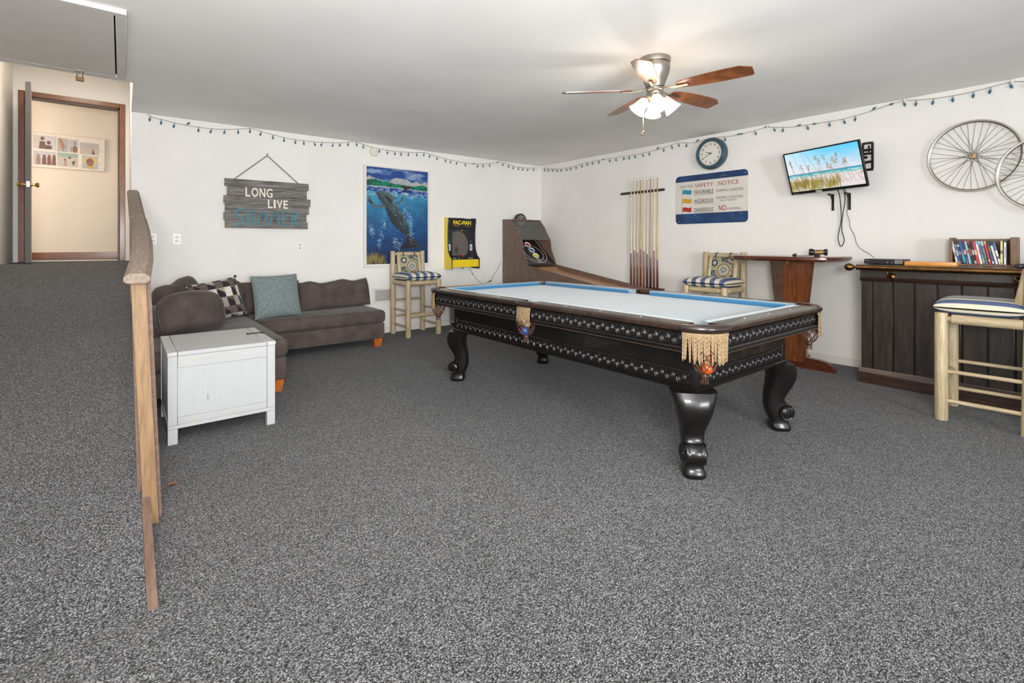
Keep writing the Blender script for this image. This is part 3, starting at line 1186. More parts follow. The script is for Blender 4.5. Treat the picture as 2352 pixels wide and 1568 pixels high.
def ring_panel(prof, ax, by, side, thick=0.03):
    """one mitred side of a rectangular frame; side 0:-x 1:+x 2:-y 3:+y ; prof=(offset outward, z)"""
    loops = []
    outer = prof
    inner = [(-thick, prof[-1][1]), (-thick, prof[0][1])]
    for s in (-1, 1):
        L = []
        for (o, z) in list(outer) + inner:
            if side == 0:
                L.append(tl(-(ax + o), s * (by + o), z))
            elif side == 1:
                L.append(tl(ax + o, s * (by + o), z))
            elif side == 2:
                L.append(tl(s * (ax + o), -(by + o), z))
            else:
                L.append(tl(s * (ax + o), by + o, z))
        loops.append(L)
    b = MB()
    b.rings(loops)
    return b


for s in range(4):
    ring_panel(prof, BA, BB, s).build('cabinet_panel', M_BLACK, PT, sharp=25)
for (sx, sy) in ((-1, -1), (1, -1), (-1, 1), (1, 1)):
    b = MB()
    x, y = sx * (BA + 0.004), sy * (BB + 0.004)
    b.box(TC.x + min(x, x - sx * 0.045), TC.x + max(x, x - sx * 0.045), TC.y + min(y, y - sy * 0.045), TC.y + max(y, y - sy * 0.045), 0.434, 0.56, 0.006, 2)
    b.build('corner_post', M_BLACK, PT)

# slate bed and cloth
b = MB()
b.box(TC.x - TA + 0.06, TC.x + TA - 0.06, TC.y - TB + 0.06, TC.y + TB - 0.06, 0.70, 0.772)
b.build('bed', M_BLACK, PT)
b = MB()
b.box(TC.x - TA + 0.1, TC.x + TA - 0.1, TC.y - TB + 0.1, TC.y + TB - 0.1, 0.7722, 0.776)
b.build('bed_cloth', M_CLOTH, PT)

# six rail segments
RP = [(0.105, 0.7722), (0.105, TZ), (0.018, TZ), (0.007, TZ - 0.003), (0.001, TZ - 0.011), (0.001, TZ - 0.022), (0.006, TZ - 0.032), (0.016, TZ - 0.0375), (0.105, TZ - 0.0375)]
AP = [(0.022, 0.771), (0.014, 0.769), (0.014, 0.766), (0.026, 0.764), (0.026, 0.702), (0.014, 0.699), (0.010, 0.692), (0.014, 0.686), (0.008, 0.682), (0.008, 0.676), (0.016, 0.674), (0.06, 0.674), (0.06, 0.771)]
CT = [(0.1055, 0.778), (0.1055, TZ + 0.0005), (0.150, TZ), (0.158, TZ - 0.002), (0.15, 0.7765)]
CF = [(0.1585, TZ - 0.0015), (0.164, TZ - 0.006), (0.164, TZ - 0.010), (0.151, 0.7765), (0.15, 0.7765)]


def segment(side, t0, t1, prof, name, mat, parent, c0=0.0, c1=0.0, sharp=28):
    """a straight run of a profile: side as above, along coordinate from t0 to t1; c0/c1 = extra pull back per metre inward at the ends"""
    b = MB()
    loops = []
    for (tt, cc, sg) in ((t0, c0, 1), (t1, c1, -1)):
        L = []
        for (d, z) in prof:
            q = tt + sg * cc * max(0.0, d - 0.105)
            if side == 0:
                L.append(tl(-TA + d, q, z))
            elif side == 1:
                L.append(tl(TA - d, q, z))
            elif side == 2:
                L.append(tl(q, -TB + d, z))
            else:
                L.append(tl(q, TB - d, z))
        loops.append(L)
    b.rings(loops)
    return b.build(name, mat, parent, sharp=sharp)


SEG = [(0, -TB + 0.155, -0.065), (0, 0.065, TB - 0.155), (1, -TB + 0.155, -0.065), (1, 0.065, TB - 0.155), (2, -TA + 0.155, TA - 0.155), (3, -TA + 0.155, TA - 0.155)]
ros_mesh = None
M_WORN = plain('worn_edge_wood', (92, 66, 50), 0.5, var=0.2, vscale=60)
rb = MB()
# rosette: carved disc with rings, a boss and leaf spurs; faces -y in its own frame
rb.lathe([(0.0265, 0.0), (0.0265, 0.004), (0.0235, 0.0065), (0.0205, 0.0035), (0.0185, 0.0035), (0.0155, 0.0065), (0.0125, 0.0035), (0.0095, 0.0035), (0.0065, 0.008), (0.0003, 0.0095)], (0, 0, 0), (0, -1, 0), 14)
for (x, z) in ((-0.033, 0.018), (-0.033, -0.018), (0.033, 0.018), (0.033, -0.018)):
    rb.lathe([(0.008, 0.0), (0.005, 0.004), (0.0003, 0.005)], (x * 0.97, 0, z), (0, -1, 0), 6)
for sgn in (1, -1):
    rb.tube([(-0.033, -0.003, -0.004 * sgn), (-0.0315, -0.004, 0.012 * sgn), (-0.024, -0.004, 0.026 * sgn)], [0.002, 0.004, 0.0015], 5)
for i, (side, t0, t1) in enumerate(SEG):
    rail = segment(side, t0, t1, RP, 'rail', M_RAIL, PT)
    ap = segment(side, t0, t1, AP, 'apron', M_BLACK, PT)
    cush = segment(side, t0 + 0.002, t1 - 0.002, CT, 'cushion', M_CLOTH, PT, 0.75, 0.75, 15)  # cushion top takes the glare-paled colour, the nose below keeps the plain blue
    segment(side, t0 + 0.002, t1 - 0.002, CF, 'cushion_nose', M_CUSH, cush, 0.75, 0.75)
    # dot sights
    b = MB()
    for k in range(1, 4):
        q = t0 + (t1 - t0) * k / 4.0
        p = {0: tl(-TA + 0.06, q, TZ), 1: tl(TA - 0.06, q, TZ), 2: tl(q, -TB + 0.06, TZ), 3: tl(q, TB - 0.06, TZ)}[side]
        b.lathe([(0.006, 0), (0.006, 0.0008), (0.0003, 0.001)], p, (0, 0, 1), 8)
    b.build('sights', M_WHPL, rail)
    # worn paint along the lower edge of the apron
    segment(side, t0, t1, [(0.0075, 0.6765), (0.007, 0.6755), (0.0085, 0.6735), (0.02, 0.6733), (0.02, 0.6738), (0.009, 0.676)], 'worn_edge', M_WORN, ap)
    # carved rosettes
    n = int((t1 - t0 - 0.02) / 0.0665)
    for k in range(n):
        q = t0 + (t1 - t0) * (k + 0.5) / n
        p = {0: (-TA + 0.026, q, 0.733), 1: (TA - 0.026, q, 0.733), 2: (q, -TB + 0.026, 0.733), 3: (q, TB - 0.026, 0.733)}[side]
        rz = {0: -PI / 2, 1: PI / 2, 2: 0, 3: PI}[side]
        M = Matrix.Translation(p) @ Matrix.Rotation(rz, 4, 'Z')
        if ros_mesh is None:
            ros_mesh = rb.build('rosette', M_BLACKCARVE, PT, local=True, sharp=30)
            ros_mesh.matrix_local = M
        else:
            inst(ros_mesh, PT, M)
for side in range(4):
    L = BB if side < 2 else BA
    n = int((2 * L - 0.09) / 0.0665)
    for k in range(n):
        q = (-L + 0.048) + (2 * L - 0.096) * (k + 0.5) / n
        p = {0: (-BA + 0.002, q, 0.497), 1: (BA - 0.002, q, 0.497), 2: (q, -BB + 0.002, 0.497), 3: (q, BB - 0.002, 0.497)}[side]
        rz = {0: -PI / 2, 1: PI / 2, 2: 0, 3: PI}[side]
        inst(ros_mesh, PT, Matrix.Translation(p) @ Matrix.Rotation(rz, 4, 'Z'))

# pockets: leather roll, fringe strands, liner and hanging net
strand = None
SB = MB()
for ph in (0.0, PI):
    SB.tube([(0.0022 * math.cos(ph + k * 0.9), 0.0022 * math.sin(ph + k * 0.9), -0.15 * k / 22.0) for k in range(23)], [0.0034] * 20 + [0.003, 0.002, 0.001], 5)


def pocket(kind, px, py, dirx, diry, idx):
    global strand
    P = thing_child('pocket', PT)
    d = Vector((dirx, diry, 0)).normalized()
    s = Vector((-d.y, d.x, 0))
    arc = []
    if kind == 'corner':
        # quarter round joining the two rails at the outer corner
        R = 0.150
        cx, cy = px - dirx * R, py - diry * R
        a0 = math.atan2(diry, 0)
        for k in range(15):
            a = PI / 2 * k / 14.0
            arc.append(Vector(tl(cx + dirx * R * math.cos(a), cy + diry * R * math.sin(a), 0)))
        half = 12
    else:
        for k in range(11):
            a = -1.0 + 2.0 * k / 10
            arc.append(Vector(tl(px + dirx * (0.012 - 0.012 * a * a), py + a * 0.068, 0)))
        half = 12
    # leather roll
    b = MB()
    b.tube([p + Vector((0, 0, TZ - 0.017)) - d * 0.014 for p in arc], 0.020, 12)
    b.build('pocket_iron', M_LEATHERB, P, sharp=60)
    # leather plate on top joining to rails
    b = MB()
    inn = [p - d * (0.055 if kind == 'corner' else 0.045) for p in arc]
    top = [p - d * 0.014 for p in arc]
    vs, fs = [], []
    for z in (TZ + 0.001, TZ - 0.03):
        vs += [p + Vector((0, 0, z)) for p in top] + [p + Vector((0, 0, z)) for p in inn]
    n = len(arc)
    for k in range(n - 1):
        fs.append((k, k + 1, n + k + 1, n + k))
        fs.append((2 * n + k, 3 * n + k, 3 * n + k + 1, 2 * n + k + 1))
        fs.append((n + k, n + k + 1, 3 * n + k + 1, 3 * n + k))
        fs.append((k, 2 * n + k, 2 * n + k + 1, k + 1))
    fs += [(0, n, 3 * n, 2 * n), (n - 1, 3 * n - 1, 4 * n - 1, 2 * n - 1)]
    b.add(vs, fs)
    b.build('pocket_liner', M_LEATHER, P, sharp=60)
    # apron piece behind the fringe
    b = MB()
    vs, fs = [], []
    for z in (TZ - 0.03, 0.676):
        vs += [p - d * 0.022 + Vector((0, 0, z)) for p in arc] + [p - d * 0.04 + Vector((0, 0, z)) for p in arc]
    for k in range(n - 1):
        fs += [(k, k + 1, 2 * n + k + 1, 2 * n + k), (n + k, 3 * n + k, 3 * n + k + 1, n + k + 1), (2 * n + k, 2 * n + k + 1, 3 * n + k + 1, 3 * n + k)]
    b.add(vs, fs)
    b.build('corner_apron', M_BLACK, P, sharp=60)
    # fringe heading
    b = MB()
    b.tube([p + Vector((0, 0, TZ - 0.043)) - d * 0.008 for p in arc], 0.0065, 6)
    b.tube([p + Vector((0, 0, TZ - 0.051)) - d * 0.008 for p in arc], 0.0045, 6)
    b.build('fringe_heading', M_ROPE, P, sharp=60)
    # strands
    total = sum((arc[k + 1] - arc[k]).length for k in range(n - 1))
    cnt = int(total / 0.0085)
    for q in range(cnt):
        dist = total * (q + 0.5) / cnt
        acc = 0.0
        for k in range(n - 1):
            L = (arc[k + 1] - arc[k]).length
            if acc + L >= dist:
                pos = arc[k].lerp(arc[k + 1], (dist - acc) / L)
                break
            acc += L
        pos = pos - TC + Vector((0, 0, TZ - 0.05)) - d * 0.006
        sc = random.uniform(0.82, 1.0) * (0.95 if kind == 'corner' else 0.78)
        M = Matrix.Translation(pos) @ Matrix.Rotation(random.uniform(0, 6), 4, 'Z') @ Matrix.Rotation(random.uniform(-0.07, 0.07), 4, 'X') @ Matrix.Scale(sc, 4, (0, 0, 1))
        if strand is None:
            strand = SB.build('fringe_strand', M_ROPE, P, local=True, sharp=80)
            strand.matrix_local = M
        else:
            inst(strand, P, M)
    # net bag
    c = Vector(tl(px - dirx * (0.085 if kind == 'corner' else 0.03), py - (diry * 0.085 if kind == 'corner' else 0), 0))
    b = MB()
    zt, zb = 0.69, 0.565 if kind == 'corner' else 0.575
    for sg in (-1, 1):
        for k in range(9):
            path = []
            for q in range(11):
                f = q / 10.0
                r = 0.062 * (1 - 0.10 * f) * math.sqrt(max(0.02, 1 - (max(0, f - 0.35) / 0.66) ** 2)) + 0.0
                a = 2 * PI * k / 9 + sg * f * 1.5
                path.append(c + Vector((r * math.cos(a), r * math.sin(a), zt + (zb - zt) * f)))
            b.tube(path, 0.0026, 5)
    b.build('pocket_net', M_NETL, P, kind='stuff', sharp=80)
    b = MB()
    b.lathe([(0.018, 0.008), (0.020, 0.0), (0.018, -0.014), (0.015, -0.016), (0.0005, -0.014)], c + Vector((0, 0, zb)), (0, 0, 1), 12)
    for k in range(8):
        a = 2 * PI * k / 8
        b.tube([c + Vector((0.012 * math.cos(a), 0.012 * math.sin(a), zb - 0.012)), c + Vector((0.017 * math.cos(a), 0.017 * math.sin(a), zb - 0.04))], 0.003, 5)
    b.build('net_gather', M_LEATHER, P, sharp=60)
    # dark hole in the cloth
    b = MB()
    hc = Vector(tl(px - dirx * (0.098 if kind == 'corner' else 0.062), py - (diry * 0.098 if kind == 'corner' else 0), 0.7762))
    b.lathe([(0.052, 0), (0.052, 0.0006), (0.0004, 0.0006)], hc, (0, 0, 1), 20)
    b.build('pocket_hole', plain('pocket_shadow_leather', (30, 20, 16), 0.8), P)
    return c


def thing_child(name, parent):
    o = bpy.data.objects.new(name, None)
    COL.objects.link(o)
    o.parent = parent
    WM[o.name] = WM[parent.name]
    return o


nets = []
nets.append(pocket('corner', -TA, -TB, -1, -1, 0))
nets.append(pocket('corner', TA, -TB, 1, -1, 1))
nets.append(pocket('corner', -TA, TB, -1, 1, 2))
nets.append(pocket('corner', TA, TB, 1, 1, 3))
nets.append(pocket('side', -TA, 0, -1, 0, 4))
nets.append(pocket('side', TA, 0, 1, 0, 5))


def pool_ball(c, off, z, col, label):
    b = MB()
    b.ball((c.x + off[0], c.y + off[1], z), 0.0285, 18, 12)
    return b.build('pool_ball', plain('ball_' + label.split()[0], col, 0.08, coat=0.6), None, label, 'pool ball', sharp=80)


pool_ball(nets[0], (-0.012, -0.02, 0), 0.604, (170, 70, 18), 'orange pool ball in the corner pocket net nearest the camera')
pool_ball(nets[0], (0.018, -0.004, 0), 0.652, (196, 40, 24), 'red pool ball in the corner pocket net nearest the camera')
pool_ball(nets[4], (-0.02, -0.014, 0), 0.614, (34, 66, 128), 'blue pool ball in the side pocket net with the short fringe')
pool_ball(nets[4], (-0.006, -0.014, 0), 0.667, (226, 214, 178), 'cream pool ball in the side pocket net with the short fringe')

# ================================================================== BAR
bt = thing('home_bar', 'dark plank front home bar with brass edge rail against right wall', 'bar', (5.3, 0.45, 0))
BY1, BY0 = 1.45, -0.75
edges = [1.437, 1.351, 1.208, 1.067, 0.923, 0.779, 0.635, 0.49, 0.345, 0.2, 0.055, -0.09, -0.235, -0.38, -0.525, -0.73]
for a, c in zip(edges[:-1], edges[1:]):
    b = MB()
    b.box(5.06, 5.078, c + 0.0025, a - 0.0025, 0.11, 0.90, 0.005)
    b.build('plank', M_BARW, bt)
b = MB()
b.box(5.079, 5.57, BY0, 1.437, 0.0, 0.99)
b.build('carcass', M_BARW, bt)
b = MB()
b.prism([(5.022, 0), (5.022, 0.035), (5.030, 0.04), (5.030, 0.075), (5.038, 0.08), (5.042, 0.10), (5.05, 0.108), (5.058, 0.128), (5.0595, 0.128), (5.0595, 0)], BY0, BY1, 1)
b.build('base_moulding', M_BARM, bt)
b = MB()
b.box(5.058, 5.5, 1.4375, BY1 + 0.008, 0.0, 0.105, 0.004)
b.build('base_end', M_BARM, bt)
b = MB()
b.prism([(5.0595, 0.878), (5.048, 0.878), (5.044, 0.886), (5.050, 0.892), (5.036, 0.898), (5.034, 0.905), (5.04, 0.912), (5.0595, 0.914)], BY0, 1.44, 1)
b.build('upper_moulding', M_BARM, bt)
b = MB()
b.box(5.048, 5.0785, BY0, 1.44, 0.914, 0.99)
b.build('frieze', M_BARW, bt)
b = MB()
b.box(5.005, 5.58, BY0, 1.447, 0.9905, 1.022, 0.004)
b.build('bar_top', plain('dark_bar_top', (58, 52, 47), 0.25, coat=0.4, var=0.15), bt)
b = MB()
b.tube([(4.998, BY0, 0.998), (4.998, 1.452, 0.998)], 0.0235, 16)
rail = b.build('edge_rail', M_BRASS, bt, sharp=60)
b = MB()
b.lathe([(0.0235, 0), (0.024, 0.002), (0.010, 0.006), (0.008, 0.016), (0.018, 0.024), (0.030, 0.040), (0.035, 0.058), (0.030, 0.078), (0.016, 0.090), (0.0005, 0.093)], (4.998, 1.45, 0.998), (0, 1, 0), 18)
b.build('finial', M_BRASS, rail, sharp=60)
for y in (1.235, 0.49, -0.25):
    b = MB()
    b.box(4.972, 5.02, y - 0.022, y + 0.022, 0.968, 0.976, 0.003)
    b.tube([(4.995, y, 0.97), (4.993, y - 0.004, 0.945), (5.01, y - 0.012, 0.925), (5.04, y - 0.02, 0.925)], 0.008, 8)
    b.lathe([(0.034, 0), (0.034, 0.004), (0.026, 0.012), (0.012, 0.016), (0.0004, 0.018)], (5.048, y - 0.02, 0.922), (-1, 0, 0), 16)
    b.build('rail_bracket', M_BRASS, bt, sharp=40)

# things on the bar
t = thing('disc_player', 'slim black disc player at the left end of the bar', 'disc player', (5.27, 1.30, 1.022))
b = MB()
b.box(5.15, 5.39, 1.165, 1.44, 1.026, 1.067, 0.003)
b.build('player_case', M_BLKPL, t)
b = MB()
b.box(5.147, 5.151, 1.165, 1.22, 1.03, 1.064)
b.build('front_window', M_GREYPL, t)
fr = Fr((5.1495, 1.44, 1.026), (0, -1, 0), (0, 0, 1))
b = MB()
pr_rect(b, fr, 0.01, 0.026, 0.04, 0.031, (120, 120, 122), 1)
pr_rect(b, fr, 0.165, 0.010, 0.175, 0.020, (140, 140, 140), 1)
pr_ellipse(b, fr, 0.2, 0.016, 0.003, 0.003, (230, 230, 230), 1, 8)
b.build('player_marks', M_PRINT, t)
b = MB()
for (x, y) in ((5.17, 1.2), (5.17, 1.41), (5.37, 1.2), (5.37, 1.41)):
    b.lathe([(0.01, 0), (0.01, 0.005)], (x, y, 1.022), (0, 0, 1), 8)
b.build('player_feet', M_BLKPL, t)
t = thing('wooden_game_box', 'flat orange wooden game box on the bar before the discs', 'box', (5.19, 0.98, 1.022))
b = MB()
b.box(5.11, 5.27, 0.815, 1.145, 1.0222, 1.054, 0.004, 2)
b.build('box_body', wood('orange_pine', (214, 138, 50), (238, 172, 84), (10, 1, 14), 4, 0.35, 0.3), t)
b = MB()
pr_text(b, Fr((5.1095, 1.06, 1.030), (0, -1, 0), (0, 0, 1)), 'B  Crown', 0, 0, 0.10, 0.013, (150, 92, 40), 1)
b = MB()
fr = Fr((5.1095, 1.06, 1.030), (0, -1, 0), (0, 0, 1))
pr_line(b, fr, [(0.0, 0.004), (0.012, 0.014), (0.008, 0.006), (0.02, 0.010), (0.03, 0.006), (0.04, 0.010), (0.055, 0.007), (0.07, 0.009), (0.09, 0.006)], 0.0016, (150, 92, 40), 1)
b.build('script_mark', M_PRINT, t)
t = thing('black_set_top_box', 'low black box at the right end of the bar top', 'set-top box', (5.25, 0.40, 1.022))
b = MB()
b.box(5.13, 5.32, 0.24, 0.50, 1.026, 1.052, 0.004)
b.build('box_case', M_BLKPL, t)
b = MB()
b.lathe([(0.004, 0), (0.003, 0.002), (0.0003, 0.0025)], (5.13, 0.47, 1.038), (-1, 0, 0), 8)
b.build('indicator', M_WHPL, t)
b = MB()
for (x, y) in ((5.15, 0.26), (5.15, 0.48), (5.30, 0.26), (5.30, 0.48)):
    b.lathe([(0.01, 0), (0.01, 0.005)], (x, y, 1.022), (0, 0, 1), 8)
b.build('box_feet', M_BLKPL, t)

t = thing('disc_rack', 'small open wooden rack holding film discs on the bar', 'rack', (5.45, 0.71, 1.022))
M_RACK = wood('brown_rack_wood', (104, 78, 54), (140, 108, 78), (8, 8, 1.2), 5, 0.5)
b = MB()
b.box(5.375, 5.545, 0.512, 0.905, 1.0222, 1.036, 0.002)
b.build('rack_base', M_RACK, t)
for (y0, y1) in ((0.512, 0.55), (0.886, 0.905)):
    b = MB()
    b.box(5.375, 5.545, y0, y1, 1.0362, 1.252, 0.003)
    b.build('rack_side', M_RACK, t)
b = MB()
b.box(5.535, 5.545, 0.55, 0.886, 1.0362, 1.24)
b.build('rack_back', M_RACK, t)
DV = [('white', (222, 214, 206), [(0.3, 0.5, (150, 130, 130))]), ('sky blue banded', (150, 178, 196), [(0.6, 0.8, (52, 110, 176)), (0.85, 1, (40, 40, 52)), (0.1, 0.35, (46, 92, 150))]), ('dark purple', (60, 50, 72), [(0.4, 0.55, (150, 132, 176)), (0.75, 0.85, (200, 190, 196))]),
      ('bright cyan footed', (44, 100, 160), [(0.08, 0.4, (44, 174, 206)), (0.4, 0.55, (110, 140, 150))]), ('navy and pink', (58, 56, 86), [(0.42, 0.62, (206, 160, 176)), (0.0, 0.3, (96, 92, 120)), (0.85, 1, (110, 40, 60))]), ('pale blue with red square', (142, 190, 212), [(0.48, 0.58, (196, 70, 60))]),
      ('black and red', (34, 26, 28), [(0.35, 0.7, (140, 70, 66)), (0.88, 1, (170, 50, 60))]), ('black and white', (30, 28, 30), [(0.4, 0.62, (180, 184, 180)), (0.02, 0.15, (180, 178, 176))]), ('crimson', (214, 62, 84), [(0.4, 0.62, (240, 178, 160))]),
      ('white and peach', (236, 230, 222), [(0.45, 0.62, (226, 196, 172)), (0.85, 1, (150, 190, 200))]), ('steel blue and green', (74, 110, 150), [(0.86, 1, (150, 200, 220)), (0.05, 0.25, (150, 166, 130)), (0.25, 0.4, (80, 150, 170))]), ('teal and grey', (92, 120, 124), [(0.8, 1, (178, 210, 216)), (0.5, 0.7, (150, 110, 140))]),
      ('red', (200, 52, 50), [(0.14, 0.2, (240, 200, 180)), (0.86, 1, (226, 150, 110))]), ('slate and olive', (66, 88, 128), [(0.55, 0.75, (112, 110, 72)), (0.8, 1, (40, 66, 56)), (0.04, 0.14, (200, 200, 220))]), ('navy topped white', (222, 224, 226), [(0.8, 1.0, (36, 44, 66))]), ('cream with blue top', (224, 222, 206), [(0.6, 0.9, (70, 110, 170)), (0.9, 1, (40, 50, 86)), (0.25, 0.35, (90, 80, 70))]),
      ('yellow', (216, 206, 140), [(0.45, 0.6, (120, 110, 70))]), ('white with black lettering', (226, 228, 234), [(0.3, 0.75, (70, 70, 80)), (0.94, 1, (50, 50, 60))])]
y = 0.864
lean = 0.175
for k, (nm, col, bands) in enumerate(DV):
    up = k >= 16
    hgt, th, dep = 0.188, 0.0138, 0.135
    if k == 16:
        y = 0.604
    b = MB()
    z0 = 1.0366
    if up:
        M = Matrix.Translation((5.38, y, z0))
    else:
        M = Matrix.Translation((5.38, y, z0)) @ Matrix.Rotation(-lean - 0.012 * (k > 11) * (k - 11), 4, 'X')
    b.M = M
    b.box(0.001, dep, -th, 0, 0, hgt, col=tuple(q * 0.55 for q in col) if k not in (0, 9) else (60, 60, 62))
    fr = Fr((0.0005, 0, 0), (0, -1, 0), (0, 0, 1))
    pr_rect(b, fr, 0.0004, 0.001, th - 0.0004, hgt - 0.001, col, 1)
    for (f0, f1, c2) in bands:
        if nm == 'white with black lettering' and f0 == 0.3:
            pr_rect(b, fr, 0.006, hgt * f0, 0.009, hgt * f1, c2, 2)
        else:
            pr_rect(b, fr, 0.0004, hgt * f0, th - 0.0004, hgt * f1 - 0.001, c2, 2)
    order = ['first', 'second', 'third', 'fourth', 'fifth', 'sixth', 'seventh', 'eighth', 'ninth', 'tenth', 'eleventh', 'twelfth', 'thirteenth', 'fourteenth', 'fifteenth', 'sixteenth', 'seventeenth', 'last'][k]
    b.build('disc_case', M_PRINTG, None, '%s disc case, %s from left in the rack on the bar' % (nm, order) if k < 17 else '%s disc case, last at right in the rack on the bar' % nm, 'disc case', 'film disc cases in the rack', loc=(5.45, y, z0))
    y -= (0.0162 + (0.0026 if k > 10 else 0)) if not up else 0.019

# ================================================================== STOOLS


def make_stool(label, loc, rz):
    t = thing('bar_stool', label, 'bar stool', loc, 'peeled log bar stools', rz)
    W, F, B = 0.225, -0.205, 0.215

    def part(name, path, r, mat, n=12):
        b = MB()
        b.tube(path, r, n)
        return b.build(name, mat, t, local=True, sharp=50)
    for s in (-1, 1):
        b = MB()
        b.lathe([(0.034, 0), (0.037, 0.006), (0.0365, 0.35), (0.036, 0.72), (0.033, 0.732), (0.0005, 0.735)], (s * W, F, 0), (0, 0, 1), 14)
        b.build('leg', M_LOG, t, local=True, sharp=50)
        part('back_post', [(s * W, B - 0.01, 0), (s * W, B, 0.5), (s * W, B + 0.005, 0.8), (s * W, B + 0.012, 1.10), (s * W, B + 0.012, 1.106)], [0.035, 0.035, 0.034, 0.033, 0.029], M_LOG, 14)
        part('seat_rail', [(s * W, F + 0.032, 0.692), (s * W, F + 0.05, 0.692), (s * W, F + 0.055, 0.692), (s * W, B - 0.03, 0.692)], [0.017, 0.02, 0.033, 0.033], M_LOGY)
        part('stretcher', [(s * W, F, 0.335), (s * W, B, 0.335)], 0.0135, M_LOGY, 10)
        part('stretcher', [(s * W, F, 0.135), (s * W, B, 0.135)], 0.0145, M_LOGY, 10)
        part('back_slat', [(s * 0.155, B - 0.07, 0.71), (s * 0.155, B - 0.065, 0.745), (s * 0.155, B - 0.058, 0.76), (s * 0.15, B - 0.01, 1.03), (s * 0.15, B - 0.004, 1.06)], [0.016, 0.017, 0.029, 0.029, 0.016], M_LOG)
    part('seat_rail', [(-W + 0.03, F, 0.692), (-W + 0.05, F, 0.692), (-W + 0.055, F, 0.692), (W - 0.055, F, 0.692), (W - 0.05, F, 0.692), (W - 0.03, F, 0.692)], [0.018, 0.02, 0.031, 0.031, 0.02, 0.018], M_LOGX)
    part('seat_rail', [(-W + 0.03, B - 0.02, 0.692), (W - 0.03, B - 0.02, 0.692)], 0.03, M_LOGX)
    part('foot_rail', [(-W + 0.02, F, 0.272), (W - 0.02, F, 0.272)], 0.024, M_LOGX)
    part('stretcher', [(-W, B, 0.45), (W, B, 0.45)], 0.0135, M_LOGX, 10)
    part('stretcher', [(-W, B, 0.235), (W, B, 0.235)], 0.0135, M_LOGX, 10)
    part('top_rail', [(-W + 0.025, B + 0.008, 1.065), (-W + 0.05, B + 0.008, 1.065), (-W + 0.056, B + 0.008, 1.065), (W - 0.056, B + 0.008, 1.065), (W - 0.05, B + 0.008, 1.065), (W - 0.025, B + 0.008, 1.065)], [0.016, 0.018, 0.029, 0.029, 0.018, 0.016], M_LOGX)
    b = MB()
    b.M = Matrix.Translation((0, -0.02, 0.772)) @ Matrix.Rotation(PI / 2, 4, 'X')
    pillow_mesh(b, 0.50, 0.45, 0.118, n=22, pinch=-0.02, wr=0.004, seed=2, expo=0.36)
    o = b.build('seat_cushion', M_STRIPE, t, local=True)
    weld(o)
    # printed back pad with medallions
    cv = Canvas(72, 80, (60, 62, 62))
    asp = 0.28 / 0.33
    nz = cv.nz(14, 16, 5, 2)
    nz2 = cv.nz(10, 12, 9, 2)
    cv.mix((np.abs(nz - 0.5) < 0.035) * 1.0, (206, 202, 180))
    cv.mix((nz2 > 0.62) * 0.8, (104, 124, 132))
    cv.mix((np.abs(nz2 - 0.45) < 0.02) * 1.0, (150, 146, 118))

    def medal(cx, cy, r, cols):
        d = np.hypot((cv.u - cx) * asp, cv.t - cy) / r
        a = np.arctan2(cv.t - cy, (cv.u - cx) * asp)
        for (r1, c) in cols:
            cv.mix((d < r1) * 1.0, c)
        cv.mix(((d < 0.98) & (d > 0.68) & (np.sin(a * 26) > 0.55)) * 0.8, (208, 190, 150))
        cv.mix(((d < 0.6) & (d > 0.22) & (np.sin(a * 14) > 0.2)) * 0.9, (86, 92, 96))
        cv.mix((np.abs(d - 0.64) < 0.035) * 1.0, (216, 208, 186))
        cv.mix((np.abs(d - 1.0) < 0.035) * 1.0, (214, 206, 180))
    medal(0.18, 0.2, 0.24, [(1.0, (128, 132, 66)), (0.65, (70, 82, 92)), (0.3, (190, 186, 170))])
    medal(0.60, 0.45, 0.27, [(1.0, (112, 84, 52)), (0.65, (190, 188, 178)), (0.28, (96, 100, 100)), (0.14, (206, 204, 190))])
    medal(0.15, 0.92, 0.22, [(1.0, (96, 78, 40)), (0.6, (200, 196, 184))])
    medal(0.95, 0.02, 0.16, [(1.0, (126, 110, 52)), (0.6, (70, 86, 96))])
    medal(0.98, 0.95, 0.2, [(1.0, (84, 110, 120)), (0.6, (206, 200, 180))])

    def surf(side):
        def fn(u, t_):
            a, c = 2 * u - 1, 1 - 2 * t_
            e = max(0.0, 1 - a ** 4) ** 0.5 * max(0.0, 1 - c ** 6) ** 0.5
            x = 0.137 * a
            z = 0.885 + 0.158 * c
            yb = B - 0.052 + 0.055 * (c * 0.5 + 0.5) - 0.018
            return (x, yb + side * 0.026 * e, z)
        return fn
    b = MB()
    cv.grid(b, surf(-1))
    n0 = len(b.f)
    cv.grid(b, surf(1))
    b.f[n0:] = [f[::-1] for f in b.f[n0:]]
    for x in (-0.085, 0.085):
        b.tube([(x, B - 0.026, 1.02), (x, B - 0.030, 1.06), (x, B - 0.01, 1.098), (x, B + 0.02, 1.098), (x, B + 0.042, 1.06), (x, B + 0.01, 1.02)], 0.011, 6, col=(86, 92, 96), flat=0.35)
    b.build('back_pad', M_FABP, t, local=True, sharp=80)
    return t


st1 = make_stool('peeled log bar stool with striped seat in front of the whale painting', (3.085, 5.925, 0), 0.03)
dup(st1, (5.245, 2.895, 0), -PI / 2, 'peeled log bar stool with striped seat against wall, left of the pub table')
dup(st1, (4.622, 0.585, 0), PI + 0.04, 'largest peeled log bar stool with striped seat, in front of the dark bar')

